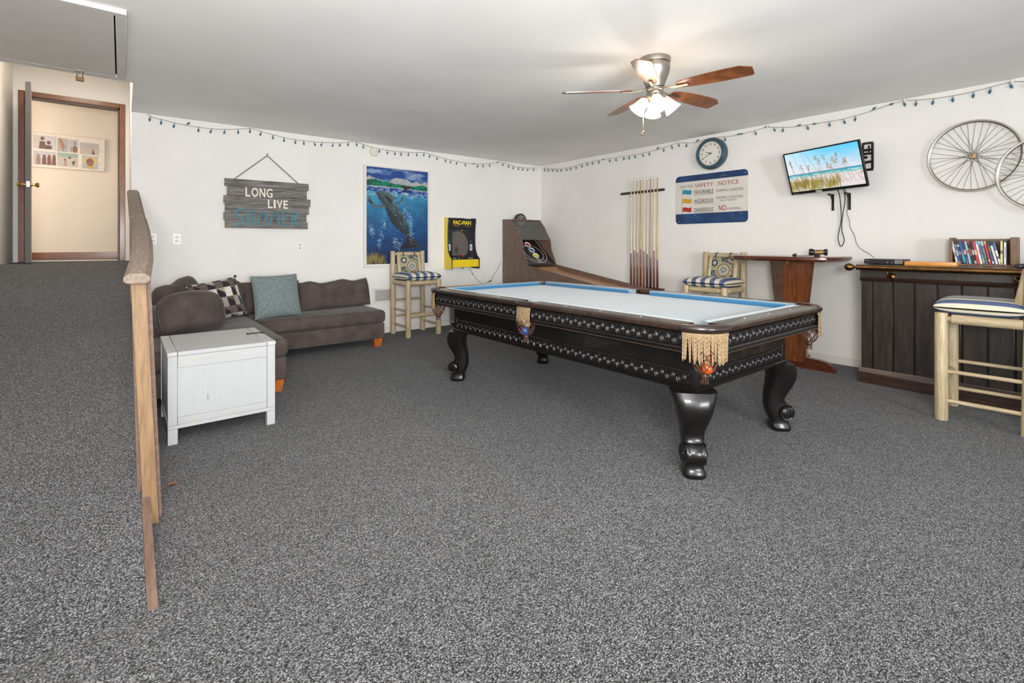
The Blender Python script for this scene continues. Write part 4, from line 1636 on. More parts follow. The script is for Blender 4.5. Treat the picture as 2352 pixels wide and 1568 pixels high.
# ================================================================== PUB TABLE
t = thing('pub_table', 'tall mahogany pub table with tapered pedestal against the right wall', 'pub table', (5.24, 2.06, 0))
b = MB()
out = []
for (x, y) in ((4.93, 1.66), (5.10, 1.61), (5.42, 1.61), (5.50, 1.66), (5.50, 2.58), (5.42, 2.68), (5.16, 2.67), (4.98, 2.54), (4.885, 2.28), (4.875, 1.95), (4.885, 1.76)):
    out.append((x, y))
cxm, cym = 5.2, 2.08
loops = []
for (sc, z) in ((0.95, 1.036), (1.0, 1.054), (1.0, 1.075), (0.99, 1.080)):
    loops.append([(cxm + (x - cxm) * sc, cym + (y - cym) * sc, z) for x, y in out])
b.rings(loops)
b.build('table_top', M_MAHO, t, sharp=25)
b = MB()


def ped(k, z):
    return [(x, 2.06 + (y - 2.06) * k, z) for x, y in ((5.07, 1.835), (5.07, 2.08), (5.24, 2.285), (5.40, 2.30), (5.40, 1.95), (5.12, 1.825))]


b.rings([ped(0.66, 0.07), ped(0.82, 0.64), ped(1.0, 1.0359)])
b.build('pedestal', M_MAHOV, t, sharp=20)
b = MB()
foot = []
for (y, z) in ((1.67, 0.0), (1.672, 0.03), (1.69, 0.06), (1.73, 0.085), (1.80, 0.10), (1.9, 0.104), (2.20, 0.104), (2.30, 0.10), (2.37, 0.085), (2.41, 0.06), (2.428, 0.03), (2.43, 0.0)):
    foot.append((y, z))
b.prism(foot, 5.15, 5.21, 0)
b.build('foot_beam', M_MAHO, t)
b = MB()
b.prism([(5.21, 0), (5.21, 0.1), (5.42, 0.1), (5.50, 0.06), (5.52, 0.0)], 2.0, 2.1, 1)
b.build('foot_beam', M_MAHO, t)
b = MB()
b.box(5.064, 5.07, 2.035, 2.06, 1.005, 1.044, 0.002)
b.build('hook_plate', M_BRASSP, t, label='small brass plate')
t = thing('brass_spotting_scope', 'small brass and black spotting scope lying on the pub table', 'telescope', (5.12, 1.78, 1.08))
sc = Vector((0.25, -0.97, 0)).normalized()
p0 = Vector((5.10, 1.865, 1.122))
b = MB()
b.lathe([(0.012, -0.002), (0.030, 0.0), (0.034, 0.02), (0.030, 0.032), (0.022, 0.046)], p0, sc, 16)
b.lathe([(0.022, 0.118), (0.030, 0.124), (0.031, 0.146), (0.012, 0.15)], p0, sc, 16)
b.build('end_ring', M_BLKPL, t, sharp=50)
b = MB()
b.lathe([(0.022, 0.044), (0.023, 0.05), (0.023, 0.116), (0.022, 0.119)], p0, sc, 16)
b.build('scope_tube', plain('old_brass_tube', (150, 116, 76), 0.45, metal=0.6), t, sharp=50)
b = MB()
b.box(p0.x - 0.012, p0.x + 0.03, p0.y - 0.085, p0.y - 0.045, 1.0792, 1.102, 0.003)
b.build('cradle', M_BLKPL, t)
b = MB()
b.tube([(5.10, 1.86, 1.09), (5.09, 1.90, 1.084), (5.085, 1.94, 1.084), (5.08, 1.97, 1.087)], 0.003, 6)
b.lathe([(0.003, 0), (0.010, 0.006), (0.012, 0.03), (0.006, 0.04)], (5.08, 1.965, 1.090), (0, 1, 0.05), 10)
b.box(5.075, 5.085, 1.972, 1.982, 1.095, 1.110)
b.build('cord_plug', M_BLKPL, t, sharp=50)

# ================================================================== CUE RACK AND CUES
t = thing('cue_rack', 'dark wooden wall rack bars holding nine pool cues', 'cue rack', (5.57, 4.08, 0.6))
M_RACKD = wood('dark_rack_wood', (52, 36, 26), (88, 64, 46), (8, 1, 8), 5, 0.4)
b = MB()
b.tube([(5.588, 3.775, 1.917), (5.588, 3.79, 1.917), (5.588, 4.48, 1.913), (5.588, 4.495, 1.913)], [0.012, 0.018, 0.018, 0.012], 10)
b.build('upper_bar', M_RACKD, t, sharp=50)
b = MB()
b.box(5.52, 5.604, 3.78, 4.49, 0.585, 0.612, 0.006)
b.build('lower_shelf', M_RACKD, t)
words = ['first', 'second', 'third', 'fourth', 'fifth', 'sixth', 'seventh', 'eighth', 'ninth']
butts = [(92, 44, 34), (104, 62, 40), (112, 60, 36), (96, 50, 36), (140, 84, 48), (84, 42, 32), (64, 32, 28), (120, 70, 44), (92, 40, 34)]
shafts = [(206, 190, 160), (214, 196, 160), (196, 172, 128), (168, 142, 96), (222, 204, 168), (206, 184, 142), (160, 134, 90), (212, 196, 164), (178, 150, 92)]
for k in range(9):
    yq = 4.287 - 0.0535 * k
    zt = 2.10 + (0.0, -0.004, 0.0, 0.006, 0.004, 0.002, 0.008, 0.0, 0.012)[k]
    c = thing('pool_cue', ('pool cue, %s from left in the wall rack' % words[k]) if k not in (0, 8) else ('pool cue at the %s end of the wall rack' % ('left' if k == 0 else 'right')), 'pool cue', (5.55, yq, 0.613), 'pool cues in the wall rack')
    H = zt - 0.613
    sp = (0.46, 0.50, 0.47, 0.52, 0.49, 0.45, 0.40, 0.50, 0.38)[k]
    zb = 0.613
    b = MB()
    b.lathe([(0.0135, 0.006), (0.0145, 0.012), (0.0128, 0.28), (0.0112, sp)], (5.55, yq, zb), (0, 0, 1), 10)
    b.build('butt', plain('cue_butt_%d' % k, butts[k], 0.2, coat=0.6, var=0.18, vscale=18, stretch=(4, 4, 0.6)), c, sharp=60)
    b = MB()
    b.lathe([(0.0112, sp), (0.0095, 0.75), (0.0075, 1.2), (0.0064, H - 0.03)], (5.55, yq, zb), (0, 0, 1), 10)
    b.build('shaft', plain('cue_shaft_%d' % k, shafts[k], 0.3, coat=0.4, var=0.06, vscale=12, stretch=(4, 4, 0.6)), c, sharp=60)
    b = MB()
    b.lathe([(0.0066, H - 0.03), (0.0066, H - 0.006)], (5.55, yq, zb), (0, 0, 1), 10)
    b.build('ferrule', M_WHPL, c, sharp=60)
    b = MB()
    b.lathe([(0.0064, H - 0.006), (0.0062, H - 0.001), (0.0003, H)], (5.55, yq, zb), (0, 0, 1), 10)
    b.build('tip', plain('cue_tip', (96, 110, 120), 0.8), c, sharp=60)
    b = MB()
    b.lathe([(0.011, 0.0), (0.0135, 0.006)], (5.55, yq, zb), (0, 0, 1), 10)
    b.build('bumper', M_BLKPL, c, sharp=60)

# ================================================================== SAFETY NOTICE
t = thing('safety_notice_sign', 'white and blue metal beach safety notice sign under the clock', 'sign', (XR - 0.01, 3.148, 1.452))
SW, SH = 0.933, 0.61
o0 = (XR - 0.006, 3.615, 1.452)
fr = Fr(o0, (0, -1, 0), (0, 0, 1), 0.0006)


def rrect(w, h, r, n=6):
    pts = []
    for (cx, cy, a0) in ((w - r, h - r, 0), (r, h - r, PI / 2), (r, r, PI), (w - r, r, 1.5 * PI)):
        for k in range(n + 1):
            a = a0 + PI / 2 * k / n
            pts.append((cx + r * math.cos(a), cy + r * math.sin(a)))
    return pts


rr = rrect(SW, SH, 0.05)
b = MB()
b.rings([[tuple(Vector(fr.p(a, c)) + Vector((0.005, 0, 0))) for a, c in rr], [tuple(fr.p(a, c)) for a, c in rr]])
b.build('sign_plate', plain('sign_white_enamel', (216, 211, 202), 0.4, var=0.02), t)


def clip_band(y0, y1):
    pts = [(a, min(max(c, y0), y1)) for a, c in rr]
    keep = []
    for (a, c) in pts:
        if not keep or (abs(keep[-1][0] - a) > 1e-6 or abs(keep[-1][1] - c) > 1e-6):
            keep.append((a, c))
    return keep


M_BAND = plain('sign_blue_enamel', (28, 58, 98), 0.35, var=0.3, vscale=5)
b = MB()
for (y0, y1, sgn) in ((0.0, 0.128, 0), (0.534, SH, 1)):
    pts = [(a, c) for a, c in rr if (c <= y1 if sgn == 0 else c >= y0)]
    if sgn == 0:
        pts = [p for p in rr if p[1] < 0.3]
        poly = [(0, 0.128)] + pts + [(SW, 0.128)]
    else:
        pts = [p for p in rr if p[1] > 0.3]
        poly = [(SW, 0.534)] + pts + [(0, 0.534)]
    b.add([fr.p(a, c, 1) for a, c in poly], [list(range(len(poly)))])
b.build('blue_band', M_BAND, t)
red, dk = (156, 62, 56), (74, 68, 66)
gy = (104, 98, 94)
LINES = [('FLAG CODE', 0.067, 0.457, 0.242, 0.492, (92, 84, 80), 0), ('SAFETY', 0.271, 0.450, 0.512, 0.497, red, 0), ('NOTICE', 0.577, 0.450, 0.823, 0.499, red, 0), ('FAVORABLE', 0.263, 0.367, 0.512, 0.417, dk, 0.008), ('HAZARDOUS', 0.261, 0.256, 0.51, 0.304, dk, 0.008), ('DANGEROUS', 0.258, 0.147, 0.512, 0.194, dk, 0.008),
         ('SWIMMING CONDITIONS', 0.55, 0.372, 0.877, 0.403, gy, 0), ('SWIMMING CONDITIONS', 0.547, 0.286, 0.868, 0.317, gy, 0), ('(SEE ATTENDANT)', 0.601, 0.251, 0.804, 0.277, (116, 110, 104), 0), ('NO', 0.582, 0.146, 0.671, 0.211, (166, 44, 40), 0.01), ('SWIMMING', 0.68, 0.150, 0.848, 0.178, gy, 0)]
for (s_, x0, y0, x1, y1, c, bo) in LINES:
    b = MB()
    pr_text(b, fr, s_, x0, y0, x1, y1, c, 2, bo)
    if s_ in ('FAVORABLE', 'HAZARDOUS', 'DANGEROUS'):
        pr_rect(b, fr, x0, y0 - 0.010, x1, y0 - 0.006, dk, 2)
    b.build('lettering', M_PRINT, t)
for (y0, c) in ((0.375, (46, 140, 168)), (0.262, (206, 154, 40)), (0.153, (166, 48, 44))):
    b = MB()
    top, bot = [], []
    for k in range(9):
        f = k / 8.0
        wv = 0.006 * math.sin(f * 2 * PI)
        top.append((0.098 + 0.124 * f, y0 + 0.054 + wv))
        bot.append((0.098 + 0.124 * f, y0 + wv))
    pr_poly(b, fr, bot + top[::-1], c, 2)
    pr_line(b, fr, [(0.088, y0 - 0.03), (0.086, y0 + 0.07)], 0.004, (96, 80, 70), 2)
    b.build('flag', M_PRINT, t)
b = MB()
for (x, y) in ((0.05, 0.03), (0.75, 0.055), (0.75, 0.09), (0.85, 0.1), (0.9, 0.57), (0.6, 0.56), (0.63, 0.57), (0.66, 0.565), (0.27, 0.11)):
    pr_ellipse(b, fr, x, y, 0.004, 0.006, (214, 214, 210), 2, 8)
b.build('paint_chips', M_PRINT, t, kind='stuff')

# ================================================================== CLOCK
t = thing('wall_clock', 'round dark teal wall clock above the safety notice', 'clock', (XR, 3.105, 2.097))
cyk, czk, rk = 3.105, 2.288, 0.188
b = MB()
b.lathe([(rk - 0.004, 0), (rk + 0.004, 0.02), (rk + 0.002, 0.055), (rk - 0.006, 0.082), (rk - 0.018, 0.094), (rk - 0.034, 0.094), (rk - 0.042, 0.084), (rk - 0.044, 0.07)], (XR, cyk, czk), (-1, 0, 0), 40)
b.build('clock_case', plain('teal_clock_enamel', (52, 78, 90), 0.35, coat=0.3), t, sharp=40)
fr = Fr((XR - 0.072, cyk, czk), (0, -1, 0), (0, 0, 1), 0.0006)
b = MB()
pr_ellipse(b, fr, 0, 0, rk - 0.042, rk - 0.042, (222, 219, 210), 0, 40)
pr_ellipse(b, fr, 0, 0, rk - 0.046, rk - 0.046, (120, 118, 114), 1, 40, 0.985)
for h in range(1, 13):
    a = PI / 2 - h * PI / 6
    r = 0.112
    x, y = r * math.cos(a), r * math.sin(a)
    wd = 0.017 if h < 10 else 0.028
    if h == 1:
        wd = 0.009
    pr_text(b, fr, str(h), x - wd / 2, y - 0.0145, x + wd / 2, y + 0.0145, (36, 34, 33), 1, 0.01)
for k in range(60):
    a = k * PI / 30
    pr_line(b, fr, [(0.136 * math.cos(a), 0.136 * math.sin(a)), (0.140 * math.cos(a), 0.140 * math.sin(a))], 0.0016, (60, 58, 56), 1)
b.build('clock_face', M_PRINT, t)
b = MB()
for (ang_, L, wd, l) in ((PI / 2 - (9.68) * PI / 6, 0.065, 0.008, 5), (PI / 2 - 40 * PI / 30, 0.095, 0.006, 7)):
    c, s_ = math.cos(ang_), math.sin(ang_)
    pr_poly(b, fr, [(-0.02 * c - wd / 2 * s_, -0.02 * s_ + wd / 2 * c), (-0.02 * c + wd / 2 * s_, -0.02 * s_ - wd / 2 * c), (L * c + wd / 3 * s_, L * s_ - wd / 3 * c), (L * c - wd / 3 * s_, L * s_ + wd / 3 * c)], (24, 22, 22), l)
pr_ellipse(b, fr, 0, 0, 0.009, 0.009, (24, 22, 22), 8, 12)
b.build('clock_hands', M_PRINT, t)

# ================================================================== TELEVISION
t = thing('television', 'tilted flat screen television showing a beach on right wall', 'television', (5.336, 1.829, 1.926))
TW, TH = 0.73, 0.435
yaw, pit, rol = 0.214, 0.31, 0.023
rV = Vector((0, -1, 0)) * math.cos(yaw) + Vector((-1, 0, 0)) * math.sin(yaw)
nV = Vector((-1, 0, 0)) * math.cos(yaw) - Vector((0, -1, 0)) * math.sin(yaw)
uV = Vector((0, 0, 1)) * math.cos(pit) + nV * math.sin(pit)
r2 = rV * math.cos(rol) + uV * math.sin(rol)
u2 = uV * math.cos(rol) - rV * math.sin(rol)
n2 = r2.cross(u2)
cT = Vector((5.336, 1.829, 1.926))
MT = Matrix(((r2.x, u2.x, n2.x, cT.x), (r2.y, u2.y, n2.y, cT.y), (r2.z, u2.z, n2.z, cT.z), (0, 0, 0, 1)))
b = MB()
b.M = MT
b.box(-TW / 2, TW / 2, -TH / 2, TH / 2, -0.028, -0.001, 0.004)
b.box(-TW / 2 + 0.1, TW / 2 - 0.1, -TH / 2 + 0.05, TH / 2 - 0.06, -0.062, -0.028, 0.012)
case = b.build('tv_case', M_BLKPL, t)
b = MB()
b.M = MT
fw = 0.013
for (x0, x1, y0, y1) in ((-TW / 2, -TW / 2 + fw, -TH / 2, TH / 2), (TW / 2 - fw, TW / 2, -TH / 2, TH / 2), (-TW / 2, TW / 2, TH / 2 - 0.012, TH / 2), (-TW / 2, TW / 2, -TH / 2, -TH / 2 + 0.027)):
    b.box(x0, x1, y0, y1, -0.001, 0.004, 0.001)
b.build('bezel', M_BLKPL, t)
cv = Canvas(170, 100)
g = cv.t
sky = np.clip(g / 0.56, 0, 1)[..., None]
cv.a = (1 - sky) * np.array([92, 206, 250.]) + sky * np.array([228, 226, 236.])
cv.mix(np.clip((0.62 - cv.u) / 0.6, 0, 1) * 0.75 * (g < 0.56), (240, 246, 252))
cl = cv.nz(5, 4, 3)
cv.mix(np.clip((cl - 0.52) * 3, 0, 0.7) * (g < 0.5) * np.clip(g * 2.2, 0, 1), (242, 240, 244))
cv.mix((g > 0.555) * 1.0, (66, 158, 186))
cv.mix(np.clip((g - 0.575) / 0.05, 0, 1) * (g > 0.555), (120, 206, 210))
wv = cv.nz(12, 40, 8)
cv.mix(((g > 0.59) & (wv > 0.55)) * 0.8, (226, 240, 240))
cv.mix((g > 0.648 + 0.01 * np.sin(cv.u * 9)) * 1.0, (238, 228, 226))
sn = cv.nz(60, 50, 4, 2)
cv.mix(((g > 0.66) & (sn > 0.55)) * 0.5, (200, 198, 210))
rs = random.Random(4)
gr = cv.nz(14, 6, 6)
edge = 0.72 + 0.30 * np.clip(cv.u - 0.30, 0, 1) + 0.10 * (gr - 0.5)
tall = cv.nz(60, 5, 21, 2)
cv.mix(((g > edge + 0.10 * (tall - 0.5)) & (cv.u < 0.66)) * (0.25 + 0.6 * (gr > 0.45)), (150, 140, 66))
for k in range(260):
    x = rs.random() ** 1.2 * 0.70
    y = min(1.0, 0.80 + 0.2 * rs.random())
    hh = 0.05 + 0.15 * rs.random()
    c = rs.choice([(120, 118, 40), (176, 158, 70), (96, 100, 36), (196, 176, 96), (150, 96, 50)])
    cv.line([(x, y), (x + rs.uniform(-0.02, 0.01), y - hh)], 0.004, c, 0.8, 1.7)
for k in range(70):
    x = rs.random()
    y = 0.9 if x < 0.7 else 0.9
    hh = rs.uniform(0.2, 0.5)
    x2 = x - rs.uniform(0.03, 0.10)
    cv.line([(x, y), (x2, y - hh)], 0.0025, (150, 120, 80), 0.55, 1.7)
for (x, y) in ((0.05, 0.2), (0.06, 0.3), (0.42, 0.18), (0.46, 0.27), (0.53, 0.2), (0.64, 0.3), (0.68, 0.33), (0.7, 0.22), (0.78, 0.38), (0.8, 0.35), (0.3, 0.42), (0.56, 0.42), (0.6, 0.44), (0.98, 0.66), (0.2, 0.38)):
    for q in range(12):
        dx, dy = rs.uniform(-0.012, 0.018), rs.uniform(-0.06, 0.08)
        cv.line([(x + dx, y + dy), (x + dx + rs.uniform(0, 0.02), y + dy + 0.025)], 0.004, rs.choice([(150, 118, 76), (120, 92, 60), (186, 150, 104)]), 0.85, 1.7)
    cv.line([(x, y), (x + 0.07, y + 0.45)], 0.0025, (160, 130, 90), 0.7, 1.7)
for (x, x2) in ((0.12, 0.22), (0.24, 0.33), (0.28, 0.5)):
    cv.line([(x, 0.02), (x2, 0.8)], 0.003, (120, 110, 84), 0.7, 1.7)
b = MB()
b.M = MT
sw0, sw1, sh0, sh1 = -TW / 2 + fw, TW / 2 - fw, -TH / 2 + 0.027, TH / 2 - 0.012
cv.grid(b, lambda u, t_: (sw0 + (sw1 - sw0) * u, sh1 + (sh0 - sh1) * t_, 0.0005))
b.build('tv_screen', M_SCREEN, t, sharp=80)
b = MB()
b.M = MT
b.box(-0.11, -0.05, -TH / 2 - 0.006, -TH / 2 + 0.02, 0.0042, 0.006)
b.build('sensor_tab', plain('beige_sticker', (176, 170, 150), 0.5), t)
b = MB()
b.M = MT
for k in range(5):
    b.box(-0.345 + k * 0.013, -0.337 + k * 0.013, -TH / 2 + 0.008, -TH / 2 + 0.013, 0.0042, 0.0046)
b.build('port_marks', plain('dim_marks', (150, 150, 150), 0.5), t)
# wall arm
b = MB()
yp, xp = 1.535, 5.585
pl = [(1.505, 1.90), (1.505, 1.93), (1.49, 1.95), (1.49, 2.165), (1.495, 2.175), (1.575, 2.175), (1.58, 2.165), (1.58, 1.90)]
b.box(5.59, 5.604, 1.49, 1.505, 1.90, 2.175)
b.box(5.59, 5.604, 1.565, 1.58, 1.90, 2.175)
for z in (1.90, 1.975, 2.055, 2.09, 2.155):
    b.box(5.59, 5.604, 1.505, 1.565, z, z + 0.022)
b.box(5.585, 5.589, 1.515, 1.53, 2.08, 2.14)
b.box(5.575, 5.604, 1.486, 1.492, 1.92, 2.16)
arm = b.build('wall_plate', M_BLKMT, t)
b = MB()
b.tube([(5.59, 1.54, 2.03), (5.50, 1.62, 2.03), (5.44, 1.74, 1.99), (5.40, 1.82, 1.95)], 0.014, 8)
b.tube([(5.59, 1.54, 1.98), (5.50, 1.62, 1.98), (5.44, 1.74, 1.95), (5.40, 1.82, 1.92)], 0.014, 8)
b.build('mount_arm', M_BLKMT, t, sharp=50)

C1 = [(1.771, 1.737), (1.756, 1.589), (1.748, 1.502), (1.752, 1.416), (1.778, 1.287), (1.778, 1.243), (1.756, 1.157), (1.718, 1.234), (1.748, 1.329), (1.744, 1.459), (1.726, 1.565), (1.714, 1.65), (1.726, 1.728)]
C2 = [(1.705, 1.713), (1.701, 1.563), (1.708, 1.499), (1.683, 1.434), (1.679, 1.349), (1.643, 1.297), (1.632, 1.221), (1.603, 1.158), (1.56, 1.117), (1.536, 1.06)]


def smooth(pts, it=2):
    for _ in range(it):
        q = [pts[0]]
        for a, c in zip(pts[:-1], pts[1:]):
            a, c = Vector(a), Vector(c)
            q += [tuple(a * 0.75 + c * 0.25), tuple(a * 0.25 + c * 0.75)]
        q.append(pts[-1])
        pts = q
    return pts


b = MB()
b.tube(smooth([(5.44, 1.80, 1.80)] + [(5.585 - 0.004 * (k % 3), y, z) for k, (y, z) in enumerate(C1)] + [(5.44, 1.72, 1.80)]), 0.0045, 6)
b.build('power_cord', M_BLKPL, None, 'black cord looping on the wall under the television', 'cord', sharp=80)
b = MB()
b.tube(smooth([(5.46, 1.71, 1.79)] + [(5.594, y, z) for (y, z) in C2[:-2]] + [(5.56, 1.50, 1.10), (5.44, 1.43, 1.055), (5.392, 1.40, 1.045)]), 0.0022, 5)
b.build('signal_cord', M_BLKPL, None, 'thin black cord from television down to the disc player', 'cord', sharp=80)
for (y, lab) in ((1.83, 'left of the two black shelf brackets under the television'), (1.686, 'right of the two black shelf brackets under the television')):
    b = MB()
    b.box(5.596, XR - 0.0005, y - 0.011, y + 0.011, 1.535, 1.70, 0.002)
    b.box(5.47, 5.596, y - 0.011, y + 0.011, 1.694, 1.70)
    b.tube([(5.50, y, 1.69), (5.55, y, 1.68), (5.585, y, 1.645), (5.592, y, 1.60)], 0.006, 6)
    b.lathe([(0.005, 0), (0.004, 0.003)], (5.596, y, 1.55), (-1, 0, 0), 8)
    b.lathe([(0.005, 0), (0.004, 0.003)], (5.596, y, 1.655), (-1, 0, 0), 8)
    b.build('shelf_bracket', M_BLKMT, None, lab, 'bracket', 'shelf brackets')

# ================================================================== BICYCLE WHEELS


def wheel(cx, cy, cz, R, label, ph=0.0):
    t = thing('bicycle_wheel', label, 'wheel', (cx, cy, cz - R), 'bicycle wheels on the right wall')

    def P(r, a, dx=0.0):
        return (cx + dx, cy + r * math.cos(a), cz + r * math.sin(a))
    n = 64
    b = MB()
    prof = [(R, -0.011), (R - 0.003, -0.012), (R - 0.012, -0.010), (R - 0.020, -0.004), (R - 0.020, 0.004), (R - 0.012, 0.010), (R - 0.003, 0.012), (R, 0.011), (R - 0.006, 0.006), (R - 0.006, -0.006)]
    loops = []
    for k in range(n + 1):
        a = 2 * PI * k / n
        loops.append([P(r, a, dx) for r, dx in prof])
    b.rings(loops, False, False)
    o = b.build('rim', M_CHROME, t, sharp=40)
    weld(o)
    b = MB()
    b.lathe([(0.004, -0.032), (0.006, -0.03), (0.006, -0.022), (0.022, -0.021), (0.022, -0.018), (0.011, -0.014), (0.010, 0.014), (0.022, 0.018), (0.022, 0.021), (0.006, 0.022), (0.005, 0.028)], (cx, cy, cz), (1, 0, 0), 20)
    b.build('hub', plain('old_hub_metal', (150, 128, 96), 0.4, metal=0.8), t, sharp=40)
    for k in range(36):
        a = 2 * PI * k / 36 + ph
        side = 1 if k % 2 else -1
        cross = (0.95 if (k // 2) % 2 else -0.95)
        h = a + cross
        b = MB()
        b.tube([P(0.019, h, side * 0.019), P(R - 0.018, a, 0)], 0.0014, 5)
        b.build('spoke', M_SPOKE, t, sharp=80)
    return t


wheel(5.566, 0.787, 1.936, 0.298, 'silver bicycle wheel fully in view right of the television', 0.05)
wheel(5.530, 0.350, 1.745, 0.298, 'silver bicycle wheel cut by the right edge of the frame', 0.02)

# ================================================================== STRING LIGHTS
BW = [(0.205, 2.519), (0.255, 2.492), (0.357, 2.481), (0.447, 2.464), (0.558, 2.457), (0.655, 2.454), (0.784, 2.454), (0.93, 2.47), (1.058, 2.494), (1.159, 2.519), (1.213, 2.507), (1.35, 2.481), (1.459, 2.466), (1.564, 2.454), (1.688, 2.45), (1.84, 2.454), (1.971, 2.46), (2.16, 2.479), (2.271, 2.505), (2.356, 2.521), (2.454, 2.506), (2.549, 2.483), (2.681, 2.471), (2.773, 2.465), (2.899, 2.462), (3.028, 2.465), (3.16, 2.475), (3.295, 2.49), (3.384, 2.501), (3.539, 2.469), (3.758, 2.442), (3.947, 2.43), (4.141, 2.417), (4.384, 2.435), (4.637, 2.489), (4.767, 2.509), (4.945, 2.471), (5.175, 2.458), (5.414, 2.474), (5.561, 2.496)]
RW = [(6.15, 2.485), (5.851, 2.434), (5.599, 2.418), (5.406, 2.429), (5.265, 2.438), (5.085, 2.455), (4.868, 2.453), (4.702, 2.45), (4.463, 2.442), (4.127, 2.443), (3.951, 2.453), (3.75, 2.468), (3.582, 2.504), (3.464, 2.479), (3.314, 2.455), (3.142, 2.49), (2.977, 2.47), (2.819, 2.461), (2.618, 2.476), (2.465, 2.496), (2.382, 2.476), (2.226, 2.447), (2.119, 2.441), (2.015, 2.439), (1.915, 2.438), (1.76, 2.434), (1.613, 2.451), (1.507, 2.463), (1.339, 2.5), (1.248, 2.511), (1.179, 2.495), (1.029, 2.476), (0.953, 2.474), (0.858, 2.473), (0.755, 2.481), (0.654, 2.492), (0.559, 2.503), (0.523, 2.494), (0.494, 2.486), (0.439, 2.482), (0.2, 2.45), (-0.2, 2.46)]
bulb_src = None
BM_ = MB()
BM_.lathe([(0.0035, 0.004), (0.0035, -0.002), (0.0055, -0.004), (0.0058, -0.020), (0.005, -0.022)], (0, 0, 0), (0, 0, 1), 8, col=(150, 160, 160))
BM_.lathe([(0.0052, -0.020), (0.0095, -0.027), (0.0105, -0.034), (0.008, -0.045), (0.004, -0.053), (0.0003, -0.056)], (0, 0, 0), (0, 0, 1), 8, col=(58, 100, 124))
M_BULB = colattr('blue_bulb', 0.2, coat=0.3)


def string_lights(pts3, label, hooks, outward):
    global bulb_src
    t = thing('string_lights', label, 'string lights', pts3[0])
    path = smooth(pts3, 1)
    b = MB()
    b.tube(path, 0.0028, 5)
    b.build('light_wire', M_WIRE, t, sharp=80)
    b = MB()
    for h in hooks:
        h = Vector(h)
        b.box(h.x - 0.008, h.x + 0.008, h.y - 0.008, h.y + 0.008, h.z - 0.012, min(ZC - 0.001, h.z + 0.02), 0.003)
    b.build('wire_clip', M_WHPL, t)
    acc, nxt = 0.0, 0.03
    P0 = Vector(path[0])
    o = WM[t.name].inverted()
    for a, c in zip(path[:-1], path[1:]):
        a, c = Vector(a), Vector(c)
        L = (c - a).length
        while nxt <= acc + L:
            p = a.lerp(c, (nxt - acc) / L)
            rx = random.uniform(-0.35, 0.35)
            if random.random() < 0.13:
                rx = random.choice((1.8, 2.3, -1.6))
            tilt = 0.14
            axis = Vector((outward[1], -outward[0], 0))
            M = Matrix.Translation(o @ p) @ Matrix.Rotation(rx, 4, Vector(outward)) @ Matrix.Rotation(tilt, 4, -axis)
            if bulb_src is None:
                bulb_src = BM_.build('bulb', M_BULB, t, local=True, sharp=60)
                bulb_src.matrix_local = M
            else:
                inst(bulb_src, t, M)
            nxt += random.uniform(0.095, 0.135)
        acc += L


string_lights([(x, YB - 0.02, z) for x, z in BW], 'string of small blue bulbs along top of the back wall', [(x, YB - 0.016, z) for x, z in (BW[0], BW[9], BW[19], BW[28], BW[35])], (0, -1, 0))
string_lights([(XR - 0.02, y, z) for y, z in RW], 'string of small blue bulbs along top of the right wall', [(XR - 0.016, y, z) for y, z in (RW[5], RW[12], RW[19], RW[29], RW[36])], (-1, 0, 0))

# ================================================================== BACK WALL: LONG LIVE SUMMER SIGN
t = thing('plank_sign', 'grey plank sign reading LONG LIVE SUMMER hanging from a rope', 'sign', (1.33, 6.19, 1.38))
rows = [(0.888, 1.778, 1.842, 1.926), (0.913, 1.758, 1.742, 1.839), (0.879, 1.799, 1.648, 1.739), (0.892, 1.783, 1.555, 1.645), (0.879, 1.753, 1.465, 1.552), (0.892, 1.768, 1.380, 1.462)]
M_GRAYP = wood('grey_whitewashed_plank', (66, 60, 56), (160, 156, 150), (1.0, 6, 16), 5, 0.8)
for k, (x0, x1, z0, z1) in enumerate(rows):
    b = MB()
    yy = 6.178 + (0.004 if k % 2 else 0.0)
    b.box(x0, x1, yy, yy + 0.018, z0, z1, 0.003)
    b.build('plank', M_GRAYP, t)
b = MB()
for x in (1.05, 1.62):
    b.box(x - 0.02, x + 0.02, 6.2005, 6.222, 1.40, 1.91)
b.build('back_batten', M_GRAYP, t)
b = MB()
b.tube([(0.985, 6.185, 1.925), (1.323, 6.205, 2.225)], 0.006, 6)
b.tube([(1.665, 6.185, 1.918), (1.323, 6.205, 2.225)], 0.006, 6)
b.build('hanging_rope', plain('jute_rope', (140, 132, 116), 0.9, bmp=0.5, bscale=200), t, sharp=80)
b = MB()
b.tube([(1.323, YB - 0.001, 2.23), (1.323, 6.195, 2.232), (1.323, 6.193, 2.25)], 0.004, 6)
b.build('nail', M_BLKMT, t)
M_LETW = plain('cream_letter', (230, 222, 208), 0.6)
fr = Fr((0, 6.177, 0), (1, 0, 0), (0, 0, 1))
for (s_, x0, x1, zb_, zt_) in (('LONG', 1.091, 1.372, 1.734, 1.838), ('LIVE', 1.322, 1.540, 1.614, 1.712)):
    wds = {'L': 0.8, 'O': 1.15, 'N': 1.0, 'G': 1.05, 'I': 0.35, 'V': 1.0, 'E': 0.8}
    tot = sum(wds[c] for c in s_) + 0.18 * (len(s_) - 1)
    x = x0
    for c in s_:
        wd = (x1 - x0) * wds[c] / tot
        b = MB()
        pr_text(b, fr, c, x, zb_, x + wd, zt_, None, 0, 0.02, 0.01)
        b.build('letter', M_LETW, t)
        x += wd + (x1 - x0) * 0.18 / tot
